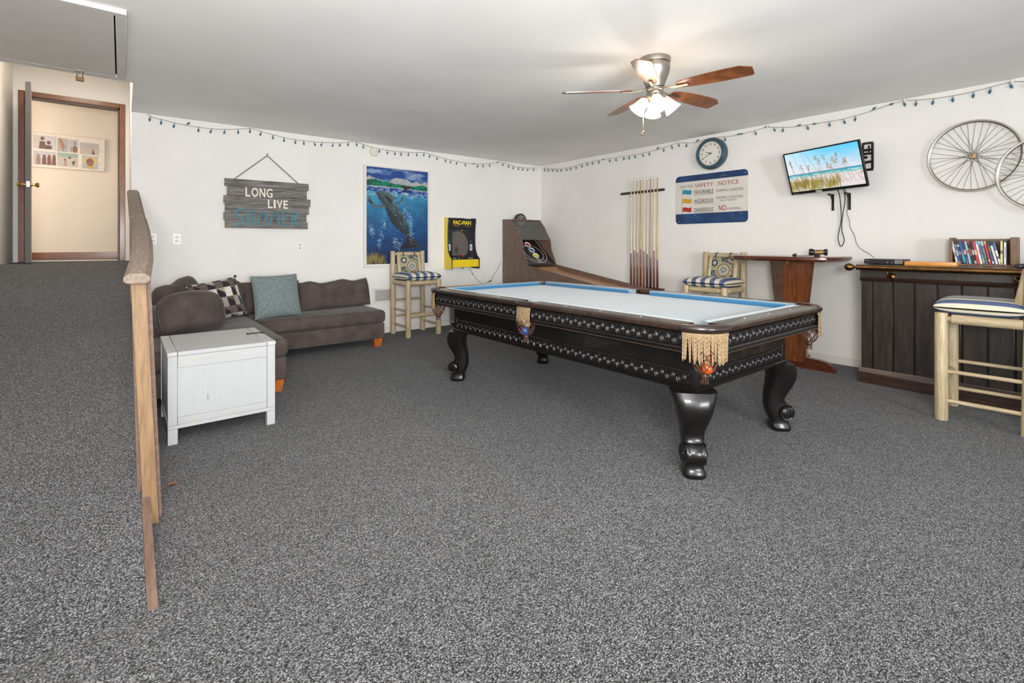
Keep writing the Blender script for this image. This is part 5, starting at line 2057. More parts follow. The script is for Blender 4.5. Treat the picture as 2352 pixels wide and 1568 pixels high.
STK = {'S': [[(0.95, 0.9), (0.6, 1.0), (0.2, 0.92), (0.08, 0.72), (0.25, 0.56), (0.7, 0.44), (0.92, 0.26), (0.75, 0.05), (0.35, 0.0), (0.0, 0.1)]],
       'U': [[(0.05, 1.0), (0.08, 0.25), (0.3, 0.02), (0.7, 0.02), (0.92, 0.25), (0.95, 1.0)]],
       'M': [[(0.0, 0.0), (0.2, 0.9), (0.5, 0.25), (0.8, 0.9), (1.0, 0.0)]],
       'E': [[(0.95, 0.97), (0.05, 0.97), (0.05, 0.03), (0.95, 0.03)], [(0.05, 0.52), (0.7, 0.52)]],
       'R': [[(0.05, 0.0), (0.05, 0.97), (0.7, 0.97), (0.95, 0.75), (0.7, 0.5), (0.08, 0.48)], [(0.45, 0.48), (1.0, 0.0)]]}
M_TWINE = plain('turquoise_twine', (78, 158, 180), 0.8)
x = 0.978
for c, wd in zip('SUMMER', (0.105, 0.09, 0.115, 0.115, 0.085, 0.095)):
    b = MB()
    z0, z1 = 1.405, 1.60
    for stroke in STK[c]:
        for q in (-0.010, 0.010):
            pts = []
            for (a, h) in stroke:
                pts.append((x + (0.01 + a * (wd - 0.02)) + q * 0.6, 6.173, z0 + 0.01 + h * (z1 - z0 - 0.02) + q * 0.6))
            b.tube(smooth(pts, 2) if c in 'SU' else pts, 0.0042, 6)
    b.build('letter', M_TWINE, t, sharp=80, label='turquoise twine letter')
    x += wd + 0.017

# ================================================================== WHALE PAINTING
px0, px1, pz0, pz1 = 2.474, 3.445, 0.895, 2.24
t = thing('whale_painting', 'tall white framed painting of a whale rising underwater', 'painting', ((px0 + px1) / 2, YB, pz0))
for (x0, x1, z0, z1) in ((px0, px0 + 0.036, pz0, pz1), (px1 - 0.03, px1, pz0, pz1), (px0 + 0.036, px1 - 0.03, pz0, pz0 + 0.036), (px0 + 0.036, px1 - 0.03, pz1 - 0.02, pz1)):
    b = MB()
    b.box(x0, x1, YB - 0.035, YB - 0.0005, z0, z1, 0.002)
    b.build('frame_side', M_TRIMW, t)


def wp(x, y):
    u = (x - 125) / 910.0
    tp = 62 + 96 * u
    bt_ = 1485 - 15 * u
    return (u, (y - tp) / (bt_ - tp))


cv = Canvas(120, 176)
g = cv.t
u = cv.u
n1 = cv.nz(6, 8, 1, 4)
n2_ = cv.nz(26, 12, 2, 3)
n3 = cv.nz(50, 60, 3, 2)
dd = np.clip((g - 0.28) / 0.72, 0, 1)
k1 = np.clip(dd * 1.7 + (n1 - 0.5) * 0.6, 0, 1)[..., None]
cv.a = (1 - k1) * np.array([62, 150, 190.]) + k1 * np.array([18, 70, 128.])
cv.mix(np.clip((dd - 0.62) * 2.2 + (n1 - 0.5), 0, 1), (34, 38, 66))
cv.mix(np.clip((u - 0.75) * 2.5, 0, 1) * 0.5 * (g > 0.35), (24, 62, 110))
cv.mix(np.clip((0.45 - np.abs(u - 0.45)) * 2, 0, 1) * np.clip((0.75 - g) * 3, 0, 1) * np.clip((n2_ - 0.45) * 3, 0, 1) * 0.7, (120, 196, 214))
# sky
sk = np.clip(cv.nz(5, 22, 11, 4), 0, 1)
m = (g < 0.17) * 1.0
cv.mix(m, (34, 74, 150))
cv.mix(m * np.clip((sk - 0.42) * 3.5, 0, 1), (150, 172, 206))
# snow mountains, green hills
mt = [(125, 230), (165, 190), (205, 215), (260, 235), (440, 290), (500, 245), (560, 235), (650, 250), (720, 265), (790, 310), (860, 290), (915, 325), (990, 305), (1040, 320), (1040, 460), (125, 350)]
cv.poly([wp(*p) for p in mt], (196, 198, 198))
cv.mix(cv.polymask([wp(*p) for p in mt]) * (n3 > 0.55) * 0.35, (110, 110, 116))
hill = [(125, 260), (200, 245), (260, 240), (330, 268), (420, 285), (520, 320), (640, 335), (740, 355), (840, 360), (960, 345), (1035, 380), (1035, 440), (780, 408), (500, 370), (125, 335)]
cv.poly([wp(*p) for p in hill], (12, 112, 88))
cv.mix(cv.polymask([wp(*p) for p in hill]) * (n3 > 0.5) * 0.7, (28, 160, 120))
cv.mix(cv.polymask([wp(*p) for p in hill]) * (n2_ > 0.58) * 0.6, (8, 66, 60))
sur = [(125, 345), (500, 382), (780, 415), (1035, 452), (1035, 530), (700, 480), (125, 405)]
cv.poly([wp(*p) for p in sur], (28, 66, 148))
cv.mix(cv.polymask([wp(*p) for p in sur]) * (cv.nz(20, 60, 31, 2) > 0.56) * 0.8, (150, 170, 206))
cv.line([wp(125, 342), wp(500, 378), wp(780, 410), wp(1035, 448)], 0.003, (206, 214, 224), 0.9, 0.7)
cv.mix((np.abs(g - 0.275) < 0.03 * (n2_ + 0.3)) * (n3 > 0.5) * 0.55, (170, 204, 220))
# breaching tail flukes at the surface
cv.poly([wp(*p) for p in [(660, 460), (668, 385), (615, 335), (680, 358), (770, 355), (775, 395), (720, 400), (690, 455)]], (58, 44, 44))
cv.ell(wp(690, 465)[0], wp(690, 465)[1], 0.07, 0.02, (226, 234, 238), 0.8, 0.8)
# whale: body, belly light, flippers, flukes
whale = [(258, 445), (300, 412), (360, 415), (450, 450), (520, 500), (585, 520), (520, 545), (505, 590), (560, 650), (630, 730), (690, 830), (730, 920), (752, 1020), (765, 1100), (830, 1130), (890, 1190), (912, 1255), (820, 1240), (760, 1255), (700, 1262), (615, 1265), (650, 1210), (690, 1170), (705, 1100), (670, 1050), (560, 970), (480, 880), (430, 770), (385, 660), (330, 570), (280, 500)]
wpts = [wp(*p) for p in whale]
wm = cv.polymask(wpts)
cv.mix(wm, (52, 64, 70))
# shade: light throat side, dark back
ax_ = np.array(wp(300, 430))
bx_ = np.array(wp(740, 1150))
dv = (bx_ - ax_)
s_perp = ((cv.u - ax_[0]) * dv[1] - (cv.t - ax_[1]) * dv[0]) / np.hypot(*dv)
along = ((cv.u - ax_[0]) * dv[0] + (cv.t - ax_[1]) * dv[1]) / (dv @ dv)
cv.mix(wm * np.clip(0.42 - along * 0.9 + s_perp * 3, 0, 0.75), (112, 142, 142))
cv.mix(wm * np.clip(-s_perp * 7 + 0.1, 0, 0.9), (34, 32, 38))
cv.mix(wm * np.clip((along - 0.75) * 4, 0, 0.9), (40, 38, 44))
cv.mix(wm * (n3 > 0.62) * (s_perp > 0.015) * 0.4, (130, 160, 160))
cv.poly([wp(*p) for p in [(380, 485), (430, 500), (490, 560), (485, 610), (440, 580), (400, 540)]], (46, 40, 42), 0.85)
cv.line([wp(385, 640), wp(300, 650), wp(225, 625), wp(180, 570), wp(165, 520)], 0.012, (96, 106, 108), 1, 0.7)
cv.line([wp(170, 560), wp(195, 590)], 0.013, (54, 52, 56), 0.9, 0.7)
cv.line([wp(540, 610), wp(600, 590), wp(640, 540), wp(650, 505)], 0.010, (88, 98, 102), 1, 0.7)
cv.line([wp(690, 490), wp(700, 560), wp(722, 610)], 0.004, (120, 110, 120), 0.8, 0.7)
# bubbles and streaks
rs = random.Random(9)
for (x, y) in ((190, 965), (340, 1060), (380, 930), (560, 1170), (600, 1190), (530, 1150), (300, 1180), (760, 900), (740, 780), (790, 1050), (690, 740), (210, 1010)):
    for q in range(26):
        xx, yy = x + rs.gauss(0, 18), y + rs.gauss(0, 48)
        a = wp(xx, yy)
        cv.ell(a[0], a[1], 0.006, 0.005, (196, 220, 232), 0.6)
for q in range(5):
    cv.line([wp(760 + q * 9, 880), wp(745 + q * 8, 1060 + 10 * q)], 0.003, (120, 180, 206), 0.5, 0.7)
# coral
for q in range(110):
    x = rs.uniform(128, 385)
    top = 1310 + abs(x - 230) * 0.4 + rs.uniform(-15, 90)
    c = rs.choice([(196, 160, 60), (150, 130, 50), (206, 180, 90), (96, 110, 70), (150, 110, 60)])
    cv.line([wp(x + rs.uniform(-8, 8), min(1480, top + 90)), wp(x + (x - 250) * 0.22, top)], 0.003, c, 0.6, 0.7)
cv.a = np.clip(cv.a * (0.84 + 0.14 * n3)[..., None], 0, 255)
b = MB()
cv.grid(b, lambda a, c: (px0 + 0.036 + (px1 - 0.066 - px0) * a, YB - 0.022, pz1 - 0.02 - (pz1 - pz0 - 0.056) * c))
b.build('picture', M_PAINTING, t, sharp=80)

# ================================================================== ARCADE CABINET ON THE WALL
t = thing('wall_arcade_cabinet', 'small yellow and black PAC-MAN arcade cabinet hung on back wall', 'arcade cabinet', (3.95, YB - 0.1, 0.83))
ax0, ax1 = 3.700, 4.190
side = [(6.222, 0.835), (6.222, 1.590), (6.118, 1.582), (6.112, 1.545), (6.128, 1.45), (6.135, 1.32), (6.133, 1.20), (6.118, 1.10), (6.073, 1.02), (6.022, 0.985), (6.018, 0.97), (6.018, 0.832)]
M_YEL = plain('arcade_yellow', (232, 200, 26), 0.35, coat=0.2)
b = MB()
b.prism(side, ax0, ax0 + 0.016, 0)
b.build('side_panel', M_YEL, t, label='yellow side panel')
b = MB()
b.prism(side, ax1 - 0.016, ax1, 0)
b.build('side_panel', M_BLKPL, t, label='black side panel')
b = MB()
b.tube([(ax0 + 0.008, y - 0.002, z) for (y, z) in side[2:]], 0.0085, 6)
b.tube([(ax1 - 0.008, y - 0.002, z) for (y, z) in side[2:]], 0.0085, 6)
b.build('edge_trim', M_BLKPL, t, sharp=60)
b = MB()
b.box(ax0 + 0.016, ax1 - 0.016, 6.16, 6.222, 0.86, 1.578)
b.build('cabinet_back', M_BLKPL, t)
b = MB()
b.box(ax0 + 0.0165, ax1 - 0.0165, 6.125, 6.16, 1.42, 1.575, 0.002)
b.build('marquee', M_BLKPL, t)
b = MB()
b.prism([(6.16, 0.86), (6.16, 1.0), (6.03, 0.985), (6.03, 0.865)], ax0 + 0.0165, ax1 - 0.0165, 0)
b.build('control_box', M_BLKPL, t)
b = MB()
b.box(ax0 + 0.018, ax1 - 0.018, 6.021, 6.0295, 0.862, 0.972)
b.build('front_panel', M_YEL, t, label='yellow front panel')
b = MB()
fr = Fr((0, 6.1245, 0), (1, 0, 0), (0, 0, 1), 0.0008)
pr_text(b, fr, 'PAC-MAN', 3.795, 1.483, 4.105, 1.545, (236, 206, 30), 1, 0.03)
pr_rect(b, fr, 3.80, 1.462, 3.90, 1.468, (196, 120, 30), 1)
pr_rect(b, fr, 4.0, 1.462, 4.10, 1.468, (196, 120, 30), 1)
b.build('marquee_lettering', M_PRINTG, t)
fr = Fr((0, 6.1595, 0), (1, 0, 0), (0, 0, 1), 0.0008)
b = MB()
pr_rect(b, fr, ax0 + 0.02, 1.0, ax1 - 0.02, 1.415, (26, 26, 28), 1)
scr = [(3.80, 1.03), (3.80, 1.365), (3.86, 1.385), (3.95, 1.385), (4.02, 1.33), (4.07, 1.25), (4.08, 1.15), (4.06, 1.06), (4.03, 1.03)]
pr_poly(b, fr, scr[::-1], (92, 86, 78), 2)
for x in (3.745, 4.125):
    pr_rect(b, fr, x - 0.02, 1.21, x + 0.024, 1.262, (24, 70, 84), 2)
    pr_rect(b, fr, x - 0.02, 1.10, x + 0.024, 1.195, (206, 206, 208), 2)
    pr_rect(b, fr, x - 0.008, 1.12, x + 0.008, 1.175, (150, 150, 152), 3)
for k in range(6):
    pr_rect(b, fr, 3.80 + k * 0.05, 1.392, 3.83 + k * 0.05, 1.41, (24, 60, 84) if k != 3 else (150, 140, 40), 2)
pr_ellipse(b, fr, 3.87, 1.11, 0.036, 0.055, (38, 34, 32), 3, 20, 0.75)
pr_ellipse(b, fr, 3.87, 1.11, 0.014, 0.03, (38, 34, 32), 3, 16)
b.build('screen_bezel', M_PRINTG, t)
b = MB()
b.box(ax0 + 0.05, ax0 + 0.30, 6.13, 6.165, 1.5755, 1.582)
b.build('top_lid', M_BLKPL, t)
b = MB()
b.lathe([(0.004, 0), (0.004, 0.03)], (3.93, 6.085, 0.992), (0, -0.2, 1), 8)
b.build('stick', M_NICKEL, t)
b = MB()
b.ball((3.93, 6.075, 1.032), 0.017, 12, 8)
b.build('stick_knob', plain('red_knob', (206, 40, 34), 0.25), t, sharp=80)
b = MB()
for x in (3.76, 3.79, 3.85, 4.02, 4.05, 4.08):
    b.lathe([(0.011, 0), (0.010, 0.005), (0.0003, 0.006)], (x, 6.055, 0.989), (0, -0.1, 1), 10)
b.build('button', M_WHPL, t)
b = MB()
b.lathe([(0.006, 0), (0.006, -0.03), (0.004, -0.035)], (3.93, 6.08, 0.862), (0, 0, 1), 8)
b.build('lower_knob', M_BLKPL, t)
b = MB()
b.tube(smooth([(4.10, 6.15, 0.86), (4.14, 6.20, 0.82), (4.20, 6.215, 0.74), (4.27, 6.215, 0.66), (4.36, 6.20, 0.58), (4.5, 6.20, 0.54)]), 0.0025, 5)
b.lathe([(0.005, 0), (0.006, 0.05)], (4.175, 6.214, 0.775), (0.5, 0, -0.85), 8)
b.build('arcade_cord', plain('grey_cord', (120, 116, 112), 0.5), None, 'grey cord hanging below the wall arcade cabinet', 'cord', sharp=80)
b = MB()
b.tube(smooth([(4.735, 6.20, 0.92), (4.715, 6.21, 0.86), (4.66, 6.215, 0.78), (4.585, 6.215, 0.70), (4.55, 6.21, 0.62), (4.5, 6.2, 0.60), (4.42, 6.2, 0.60)]), 0.0025, 5)
b.lathe([(0.006, 0), (0.006, 0.06)], (4.55, 6.205, 0.625), (-1, 0, -0.2), 8)
b.build('game_cord', plain('black_cord', (50, 48, 46), 0.5), None, 'thin dark cord beside the alley roller game cabinet', 'cord', sharp=80)

# ================================================================== ALLEY ROLLER GAME
t = thing('alley_roller_game', 'walnut arcade ball roller game with sloped lane in the corner', 'arcade game', (5.07, 5.0, 0))
kx0, kx1 = 4.77, 5.375
sideP = [(6.205, 0.0), (6.205, 1.592), (5.975, 1.585), (5.962, 1.558), (5.886, 1.483), (5.808, 1.361), (5.735, 1.262), (5.72, 1.20), (5.718, 1.15), (5.684, 1.055), (5.64, 0.97), (5.60, 0.878), (5.60, 0.0)]
for x in (kx0, kx1 - 0.016):
    b = MB()
    b.prism(sideP, x, x + 0.016, 0)
    b.build('side_panel', M_WAL, t)
b = MB()
b.box(kx0 + 0.0165, kx1 - 0.0165, 5.96, 6.2, 1.57, 1.588)
b.build('top_panel', M_WAL, t)
b = MB()
b.box(kx0 + 0.0165, kx1 - 0.0165, 6.18, 6.2, 0.3, 1.57)
b.build('back_panel', plain('dark_game_back', (60, 56, 52), 0.5), t)
laneL = [(5.60, 0.0), (5.60, 0.876), (3.68, 0.592), (3.66, 0.57), (3.66, 0.50), (5.2, 0.60)]
laneL = [(5.60, 0.35), (5.60, 0.876), (5.5, 0.862), (3.70, 0.594), (3.67, 0.57), (3.67, 0.40)]
for x in (kx0, kx1 - 0.016):
    b = MB()
    b.prism(laneL, x, x + 0.016, 0)
    b.build('lane_side', M_WALH, t)
b = MB()
b.prism([(5.60, 0.84), (5.52, 0.805), (5.35, 0.765), (3.70, 0.545), (3.70, 0.52), (5.60, 0.72)], kx0 + 0.0165, kx1 - 0.0165, 0)
b.build('lane', M_LANE, t)
b = MB()
b.prism([(3.67, 0.40), (3.67, 0.57), (3.69, 0.57), (3.69, 0.40)], kx0 + 0.0165, kx1 - 0.0165, 0)
b.build('lane_end', M_WALH, t)
for x in (kx0 + 0.05, kx1 - 0.1):
    b = MB()
    b.box(x, x + 0.05, 3.8, 3.85, 0, 0.41)
    b.build('leg', M_BLKPL, t)
# target board: sloped, dark, with rings and holes
o0 = Vector((kx0 + 0.018, 5.605, 0.885))
up = Vector((0, 0.47, 0.40)).normalized()
fr = Fr(o0, (1, 0, 0), up, 0.0012)
BWd, BHt = kx1 - kx0 - 0.036, 0.62
b = MB()
for z in (0, -0.012):
    pass
pr_rect(b, fr, 0, 0, BWd, BHt, (24, 23, 23), 0)
cxb = BWd / 2
wht = (214, 210, 204)
# outer track arc, inner ring
pr_ellipse(b, fr, cxb, 0.27, 0.245, 0.235, wht, 2, 36, 0.965, PI, 2 * PI)
pr_line(b, fr, [(cxb + 0.241, 0.27), (cxb + 0.241, 0.6)], 0.009, wht, 2)
pr_line(b, fr, [(cxb - 0.241, 0.27), (cxb - 0.241, 0.6)], 0.009, wht, 2)
pr_ellipse(b, fr, cxb, 0.27, 0.185, 0.185, wht, 2, 36, 0.955)
for (yy, c, rr_) in ((0.20, (206, 186, 40), 0.055), (0.33, (30, 88, 170), 0.052), (0.46, (176, 28, 38), 0.05)):
    pr_ellipse(b, fr, cxb, yy, rr_, rr_, wht, 3, 24, 0.86)
    pr_ellipse(b, fr, cxb, yy, rr_ * 0.86, rr_ * 0.86, c, 3, 24)
pr_text(b, fr, '20', cxb - 0.028, 0.105, cxb + 0.028, 0.135, wht, 3, 0.02)
pr_text(b, fr, '10', cxb - 0.028, 0.048, cxb + 0.028, 0.078, wht, 3, 0.02)
b.build('target_board', M_PRINTG, t, sharp=80)
for (yy) in (0.20, 0.33, 0.46):
    b = MB()
    for k in range(24):
        pass
    p = fr.p(cxb, yy, 3)
    b.lathe([(0.054, 0.0), (0.054, 0.012), (0.048, 0.012), (0.048, 0.0)], p, fr.n, 24, caps=False)
    b.build('hole_ring', M_WHPL, t, sharp=50)
# score panel and smoked window
b = MB()
fr = Fr((kx0 + 0.018, 6.165, 1.28), (1, 0, 0), (0, 0, 1), 0.001)
pr_rect(b, fr, 0, 0, BWd, 0.28, (74, 76, 72), 0)
pr_rect(b, fr, 0.06, 0.05, 0.30, 0.13, (140, 180, 196), 1)
pr_text(b, fr, 'SCORE', 0.05, 0.16, 0.30, 0.235, (170, 176, 172), 1)
b.build('score_panel', M_PRINT, t)
b = MB()
b.add([(kx0 + 0.018, 5.955, 1.56), (kx1 - 0.018, 5.955, 1.56), (kx1 - 0.018, 5.735, 1.262), (kx0 + 0.018, 5.735, 1.262), (kx0 + 0.018, 5.951, 1.563), (kx1 - 0.018, 5.951, 1.563), (kx1 - 0.018, 5.731, 1.265), (kx0 + 0.018, 5.731, 1.265)],
      [(0, 1, 2, 3), (7, 6, 5, 4), (0, 4, 5, 1), (2, 6, 7, 3), (1, 5, 6, 2), (0, 3, 7, 4)])
b.build('front_window', M_PLEXI, t)
b = MB()
b.lathe([(0.118, 0), (0.118, 0.03), (0.10, 0.034), (0.0004, 0.034)], (5.07, 6.14, 1.575), (0, -1, 0), 24, a0=0, a1=2 * PI)
b.build('top_dome', M_BLKPL, t, label='black half round score topper')
b = MB()
b.lathe([(0.09, 0.034), (0.085, 0.038), (0.0004, 0.038)], (5.07, 6.14, 1.58), (0, -1, 0), 24)
b.build('dome_plate', M_GREYPL, t)
b = MB()
for x in (5.03, 5.11):
    b.box(x - 0.012, x + 0.012, 6.100, 6.103, 1.598, 1.622)
b.build('dome_lights', plain('dark_red_lens', (70, 24, 28), 0.3), t)

# ================================================================== AMPLIFIER behind the table
t = thing('speaker_cabinet', 'grey cloth fronted speaker cabinet behind pool table by back wall', 'speaker', (3.95, 5.95, 0))
b = MB()
b.box(3.775, 4.14, 5.72, 6.18, 0.035, 0.50, 0.008)
b.build('cabinet_box', M_BLKPL, t)
b = MB()
b.box(3.768, 3.776, 5.74, 6.16, 0.075, 0.48)
b.build('grille_cloth', plain('grey_grille_cloth', (120, 112, 102), 0.9, var=0.3, vscale=120), t)
b = MB()
b.box(3.766, 3.777, 5.735, 6.165, 0.06, 0.074)
b.box(3.766, 3.777, 5.735, 6.165, 0.481, 0.495)
b.build('grille_trim', plain('pale_trim', (196, 184, 160), 0.5), t)
b = MB()
for (x, y) in ((3.8, 5.76), (3.8, 6.14), (4.11, 5.76), (4.11, 6.14)):
    b.lathe([(0.018, 0), (0.02, 0.036)], (x, y, 0), (0, 0, 1), 10)
b.build('cabinet_feet', M_BLKPL, t)

# ================================================================== SMALL WALL FITTINGS
t = thing('smoke_alarm', 'round white alarm disc high on back wall over the painting', 'alarm', (2.62, YB, 2.36))
b = MB()
b.lathe([(0.058, 0), (0.060, 0.012), (0.054, 0.026), (0.040, 0.030), (0.0005, 0.030)], (2.622, YB - 0.001, 2.424), (0, -1, 0), 28)
b.build('alarm_body', plain('ivory_plastic', (222, 216, 200), 0.5), t, sharp=40)
b = MB()
b.lathe([(0.005, 0), (0.004, 0.003)], (2.645, YB - 0.030, 2.44), (0, -1, 0), 8)
b.build('alarm_button', M_GREYPL, t)


def outlet(xc, zc, label, kind='outlet'):
    t = thing('wall_' + kind, label, kind, (xc, YB, zc - 0.058), None)
    b = MB()
    b.box(xc - 0.036, xc + 0.036, YB - 0.007, YB - 0.0005, zc - 0.058, zc + 0.058, 0.002)
    b.build('cover_plate', M_WHPL, t)
    for dz in (0.021, -0.021):
        b = MB()
        b.lathe([(0.0165, 0), (0.016, 0.002), (0.0004, 0.002)], (xc, YB - 0.007, zc + dz), (0, -1, 0), 16)
        b.box(xc - 0.008, xc - 0.0055, YB - 0.0096, YB - 0.0088, zc + dz - 0.002, zc + dz + 0.008)
        s_ = b.build('socket', plain('ivory_socket', (214, 208, 196), 0.4), t)
        b = MB()
        b.box(xc - 0.008, xc - 0.0055, YB - 0.0098, YB - 0.0090, zc + dz - 0.003, zc + dz + 0.008)
        b.box(xc + 0.0055, xc + 0.008, YB - 0.0098, YB - 0.0090, zc + dz - 0.003, zc + dz + 0.008)
        b.build('socket_slot', M_BLKPL, s_)
    return t


outlet(0.457, 1.25, 'white outlet plate on back wall between handrail and plank sign', 'outlet')
outlet(1.69, 1.168, 'white outlet plate on back wall below the plank sign', 'outlet')
outlet(0.252, 1.25, 'white outlet plate half hidden behind the handrail', 'outlet')
t = thing('wall_outlet', 'painted over outlet plate just right of the whale painting', 'outlet', (3.49, YB, 1.08))
b = MB()
b.box(3.454, 3.526, YB - 0.005, YB - 0.0005, 1.08, 1.194, 0.002)
b.build('cover_plate', M_WALL, t)
b = MB()
for dz in (0.036, 0.078):
    b.lathe([(0.015, 0), (0.014, 0.002), (0.0004, 0.002)], (3.49, YB - 0.005, 1.08 + dz), (0, -1, 0), 14)
b.build('socket', M_WALL, t)
t = thing('air_vent', 'white slatted air vent low on back wall behind the stool', 'vent', (2.78, YB, 0.42))
b = MB()
for (x0, x1, z0, z1) in ((2.605, 2.64, 0.412, 0.612), (2.93, 2.965, 0.412, 0.612), (2.64, 2.93, 0.412, 0.44), (2.64, 2.93, 0.584, 0.612)):
    b.box(x0, x1, YB - 0.008, YB - 0.0005, z0, z1, 0.002)
b.build('vent_frame', M_TRIMW, t)
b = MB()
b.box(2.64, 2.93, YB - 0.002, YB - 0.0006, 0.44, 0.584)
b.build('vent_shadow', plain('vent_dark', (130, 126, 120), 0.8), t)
for k in range(10):
    b = MB()
    z = 0.442 + 0.0142 * k
    b.add([(2.64, YB - 0.002, z + 0.011), (2.93, YB - 0.002, z + 0.011), (2.93, YB - 0.007, z + 0.007), (2.64, YB - 0.007, z + 0.007), (2.64, YB - 0.002, z + 0.013), (2.93, YB - 0.002, z + 0.013), (2.93, YB - 0.007, z + 0.009), (2.64, YB - 0.007, z + 0.009)],
          [(0, 1, 2, 3), (7, 6, 5, 4), (3, 2, 6, 7), (0, 4, 5, 1), (0, 3, 7, 4), (1, 5, 6, 2)])
    b.build('slat', M_TRIMW, t)

# photo collage in the hallway
t = thing('photo_collage', 'white plank photo collage seen through the open hallway door', 'picture', (-0.57, 9.47, 2.27))
b = MB()
b.box(-0.99, -0.19, 9.455, 9.478, 2.272, 2.755, 0.003)
b.build('collage_board', plain('whitewashed_board', (232, 222, 208), 0.7, var=0.04, vscale=20), t)
W_, H_ = 0.78, 0.46


def photo(x, z, w_, h_, paint, k):
    cv = Canvas(44, 32)
    paint(cv)
    cv.a = cv.a * 0.8 + np.array([200, 188, 176]) * 0.2
    b = MB()
    cv.grid(b, lambda a, c: (-0.985 + x + w_ * a, 9.4535, 2.28 + z + h_ * (1 - c)))
    b.build('photo', M_PRINT, t, sharp=80)


def p_two(cv):
    cv.a[:] = (206, 204, 206)
    for (cx, hy, c) in ((0.4, 0.22, (104, 78, 70)), (0.68, 0.5, (92, 68, 64))):
        cv.ell(cx, hy, 0.09, 0.14, c)
        cv.poly([(cx - 0.16, 1), (cx - 0.12, hy + 0.2), (cx + 0.12, hy + 0.2), (cx + 0.16, 1)], c)


def p_group(cv):
    cv.a[:] = (196, 194, 200)
    for k, cx in enumerate((0.22, 0.48, 0.7, 0.92)):
        c = [(150, 120, 120), (108, 72, 62), (120, 66, 60), (104, 74, 66)][k]
        cv.ell(cx, 0.36, 0.07, 0.12, c)
        cv.poly([(cx - 0.1, 1), (cx - 0.08, 0.45), (cx + 0.08, 0.45), (cx + 0.1, 1)], c)


def p_figure(cv):
    cv.a[:] = (170, 176, 172)
    cv.poly([(0.1, 0), (0.35, 0), (0.75, 0.6), (0.55, 1), (0.35, 0.6)], (176, 118, 96))


def p_sit(cv):
    cv.a[:] = (190, 190, 196)
    cv.ell(0.7, 0.3, 0.12, 0.2, (140, 136, 132))
    cv.ell(0.7, 0.75, 0.3, 0.25, (128, 96, 70))
    cv.ell(0.35, 0.75, 0.15, 0.2, (160, 150, 140))


def p_beach(cv):
    cv.mix((cv.t < 0.3) * 1.0, (150, 178, 166))
    cv.mix((cv.t >= 0.3) * 1.0, (198, 192, 182))
    cv.ell(0.38, 0.5, 0.05, 0.07, (80, 60, 54))
    cv.poly([(0.32, 1), (0.34, 0.55), (0.44, 0.55), (0.46, 1)], (176, 140, 130))
    cv.ell(0.6, 0.33, 0.06, 0.09, (70, 60, 54))
    cv.poly([(0.52, 1), (0.54, 0.42), (0.68, 0.42), (0.72, 1)], (206, 198, 186))
    cv.poly([(0.7, 0.6), (0.9, 0.55), (0.78, 0.95)], (70, 62, 58))


def p_shore(cv):
    cv.a[:] = (186, 182, 180)
    cv.mix((cv.t > 0.5) * 1.0, (196, 186, 172))
    cv.poly([(0.55, 0.9), (0.6, 0.45), (0.75, 0.9)], (196, 170, 150))
    cv.poly([(0.62, 0.95), (0.7, 0.5), (0.8, 0.95)], (96, 72, 64))


def p_hat(cv):
    cv.a[:] = (176, 190, 200)
    cv.ell(0.5, 0.4, 0.48, 0.36, (216, 190, 130))
    cv.ell(0.5, 0.5, 0.24, 0.32, (150, 92, 72))
    cv.ell(0.42, 0.42, 0.16, 0.1, (110, 84, 80))
    cv.poly([(0.2, 1), (0.3, 0.78), (0.7, 0.78), (0.85, 1)], (200, 172, 80))


photo(0.03, 0.25, 0.23, 0.19, p_two, 0)
photo(0.03, 0.03, 0.23, 0.19, p_group, 1)
photo(0.275, 0.235, 0.11, 0.19, p_figure, 2)
photo(0.392, 0.235, 0.10, 0.19, p_sit, 3)
photo(0.275, 0.03, 0.217, 0.19, p_beach, 4)
photo(0.515, 0.225, 0.21, 0.17, p_shore, 5)
photo(0.54, 0.02, 0.175, 0.19, p_hat, 6)

# ================================================================== CEILING FAN
fc = Vector((2.99, 2.10, 0))
t = thing('ceiling_fan', 'five blade ceiling fan with brushed nickel motor and lit glass shades', 'ceiling fan', (fc.x, fc.y, ZC - 0.4))
b = MB()
b.lathe([(0.108, 0.0), (0.110, -0.012), (0.107, -0.035), (0.100, -0.042), (0.104, -0.046), (0.106, -0.065), (0.104, -0.085), (0.094, -0.12), (0.080, -0.155), (0.070, -0.18), (0.066, -0.20), (0.064, -0.206), (0.0005, -0.206)], (fc.x, fc.y, ZC - 0.0005), (0, 0, 1), 36)
b.build('motor_housing', M_NICKEL, t, sharp=30)
b = MB()
b.lathe([(0.052, -0.206), (0.060, -0.210), (0.060, -0.228), (0.050, -0.236), (0.056, -0.240), (0.056, -0.272), (0.046, -0.292), (0.024, -0.302), (0.010, -0.312), (0.0005, -0.314)], (fc.x, fc.y, ZC), (0, 0, 1), 28)
b.build('light_hub', M_NICKEL, t, sharp=30)
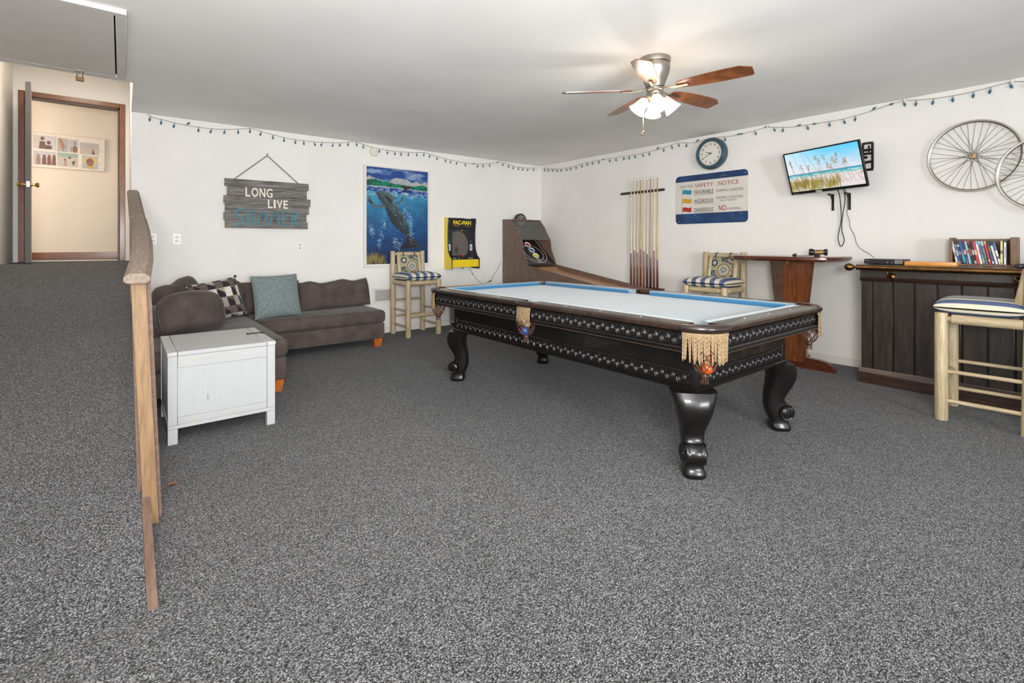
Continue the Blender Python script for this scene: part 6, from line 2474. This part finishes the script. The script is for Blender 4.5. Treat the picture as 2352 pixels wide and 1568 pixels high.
for k, deg in enumerate((-152, -82, -8, 66, 138)):
    a = math.radians(deg)
    Mb = Matrix.Translation((fc.x, fc.y, ZC - 0.222)) @ Matrix.Rotation(a, 4, 'Z') @ Matrix.Rotation(0.02, 4, 'Y') @ Matrix.Rotation(-0.22, 4, 'X')
    b = MB()
    b.M = Mb
    out = [(0.165, -0.030), (0.20, -0.046), (0.28, -0.060), (0.40, -0.070), (0.52, -0.072), (0.60, -0.070), (0.665, -0.030), (0.655, 0.050), (0.64, 0.066), (0.52, 0.066), (0.40, 0.062), (0.28, 0.052), (0.20, 0.040), (0.165, 0.028)]
    b.rings([[(x, y, -0.003) for x, y in out], [(x, y, 0.003) for x, y in out]])
    bl = b.build('blade', M_FANW, t, sharp=30)
    b = MB()
    b.M = Mb
    b.tube([(0.055, 0, 0.008), (0.09, 0.002, 0.004), (0.13, 0, -0.010), (0.17, 0, -0.0105), (0.245, 0, -0.0105)], [0.010, 0.008, 0.008, 0.012, 0.012], 8, flat=0.45)
    b.build('blade_iron', M_NICKEL, bl, sharp=50)
for k, deg in enumerate((215, 305, 35, 125)):
    a = math.radians(deg + 8)
    d = Vector((math.cos(a), math.sin(a), 0))
    axv = (d * 0.62 + Vector((0, 0, -0.78))).normalized()
    p = fc + d * 0.050 + Vector((0, 0, ZC - 0.272))
    b = MB()
    b.lathe([(0.016, -0.012), (0.019, 0.0), (0.021, 0.022), (0.018, 0.026)], p, axv, 16)
    b.build('lamp_socket', M_NICKEL, t, sharp=40)
    b = MB()
    b.lathe([(0.019, 0.020), (0.030, 0.030), (0.037, 0.050), (0.042, 0.078), (0.050, 0.105), (0.062, 0.128), (0.060, 0.128), (0.048, 0.105), (0.040, 0.078), (0.034, 0.050), (0.026, 0.032), (0.0005, 0.028)], p, axv, 24)
    b.build('glass_shade', M_SHADE, t, sharp=60)
    ld = bpy.data.lights.new('fan_bulb', 'POINT')
    ld.energy, ld.shadow_soft_size, ld.color = 2.2, 0.035, (1.0, 0.92, 0.80)
    lo = bpy.data.objects.new('fan_bulb', ld)
    COL.objects.link(lo)
    lo.location = p + axv * 0.15
b = MB()
pc = Vector((fc.x - 0.075, fc.y + 0.045, 0))
b.tube([(pc.x + 0.025, pc.y - 0.015, ZC - 0.265), (pc.x, pc.y, ZC - 0.285), (pc.x, pc.y, 2.005)], 0.0016, 5)
b.ball((pc.x, pc.y, 1.998), 0.009, 10, 7)
b.ball((pc.x - 0.007, pc.y + 0.004, 1.984), 0.009, 10, 7)
b.build('pull_chain', M_BRASSP, t, sharp=60)

# ================================================================== LEAF
b = MB()
lf = []
for k in range(13):
    f = k / 12.0
    lf.append((f, 0.012 * math.sin(PI * f) ** 0.8))
vs, fs = [], []
for (f, hw) in lf:
    for s_ in (-1, 0, 1):
        vs.append((0.17 + 0.055 * f, 2.945 + s_ * hw + 0.012 * f, 0.004 + 0.006 * (s_ != 0) * math.sin(PI * f) + 0.002 * (s_ == 0)))
for k in range(12):
    for q in range(2):
        a = k * 3 + q
        fs.append((a, a + 3, a + 4, a + 1))
nb = len(vs)
vs2 = [(x, y, z + 0.001) for x, y, z in vs]
b.add(vs + vs2, fs + [tuple(nb + i for i in f[::-1]) for f in fs])
b.tube([(0.17, 2.945, 0.005), (0.155, 2.94, 0.004)], 0.0012, 5)
b.build('dry_leaf', plain('dry_leaf_brown', (138, 82, 40), 0.7, var=0.3, vscale=60), None, 'small curled brown leaf on the carpet right of the handrail', 'leaf', sharp=80)
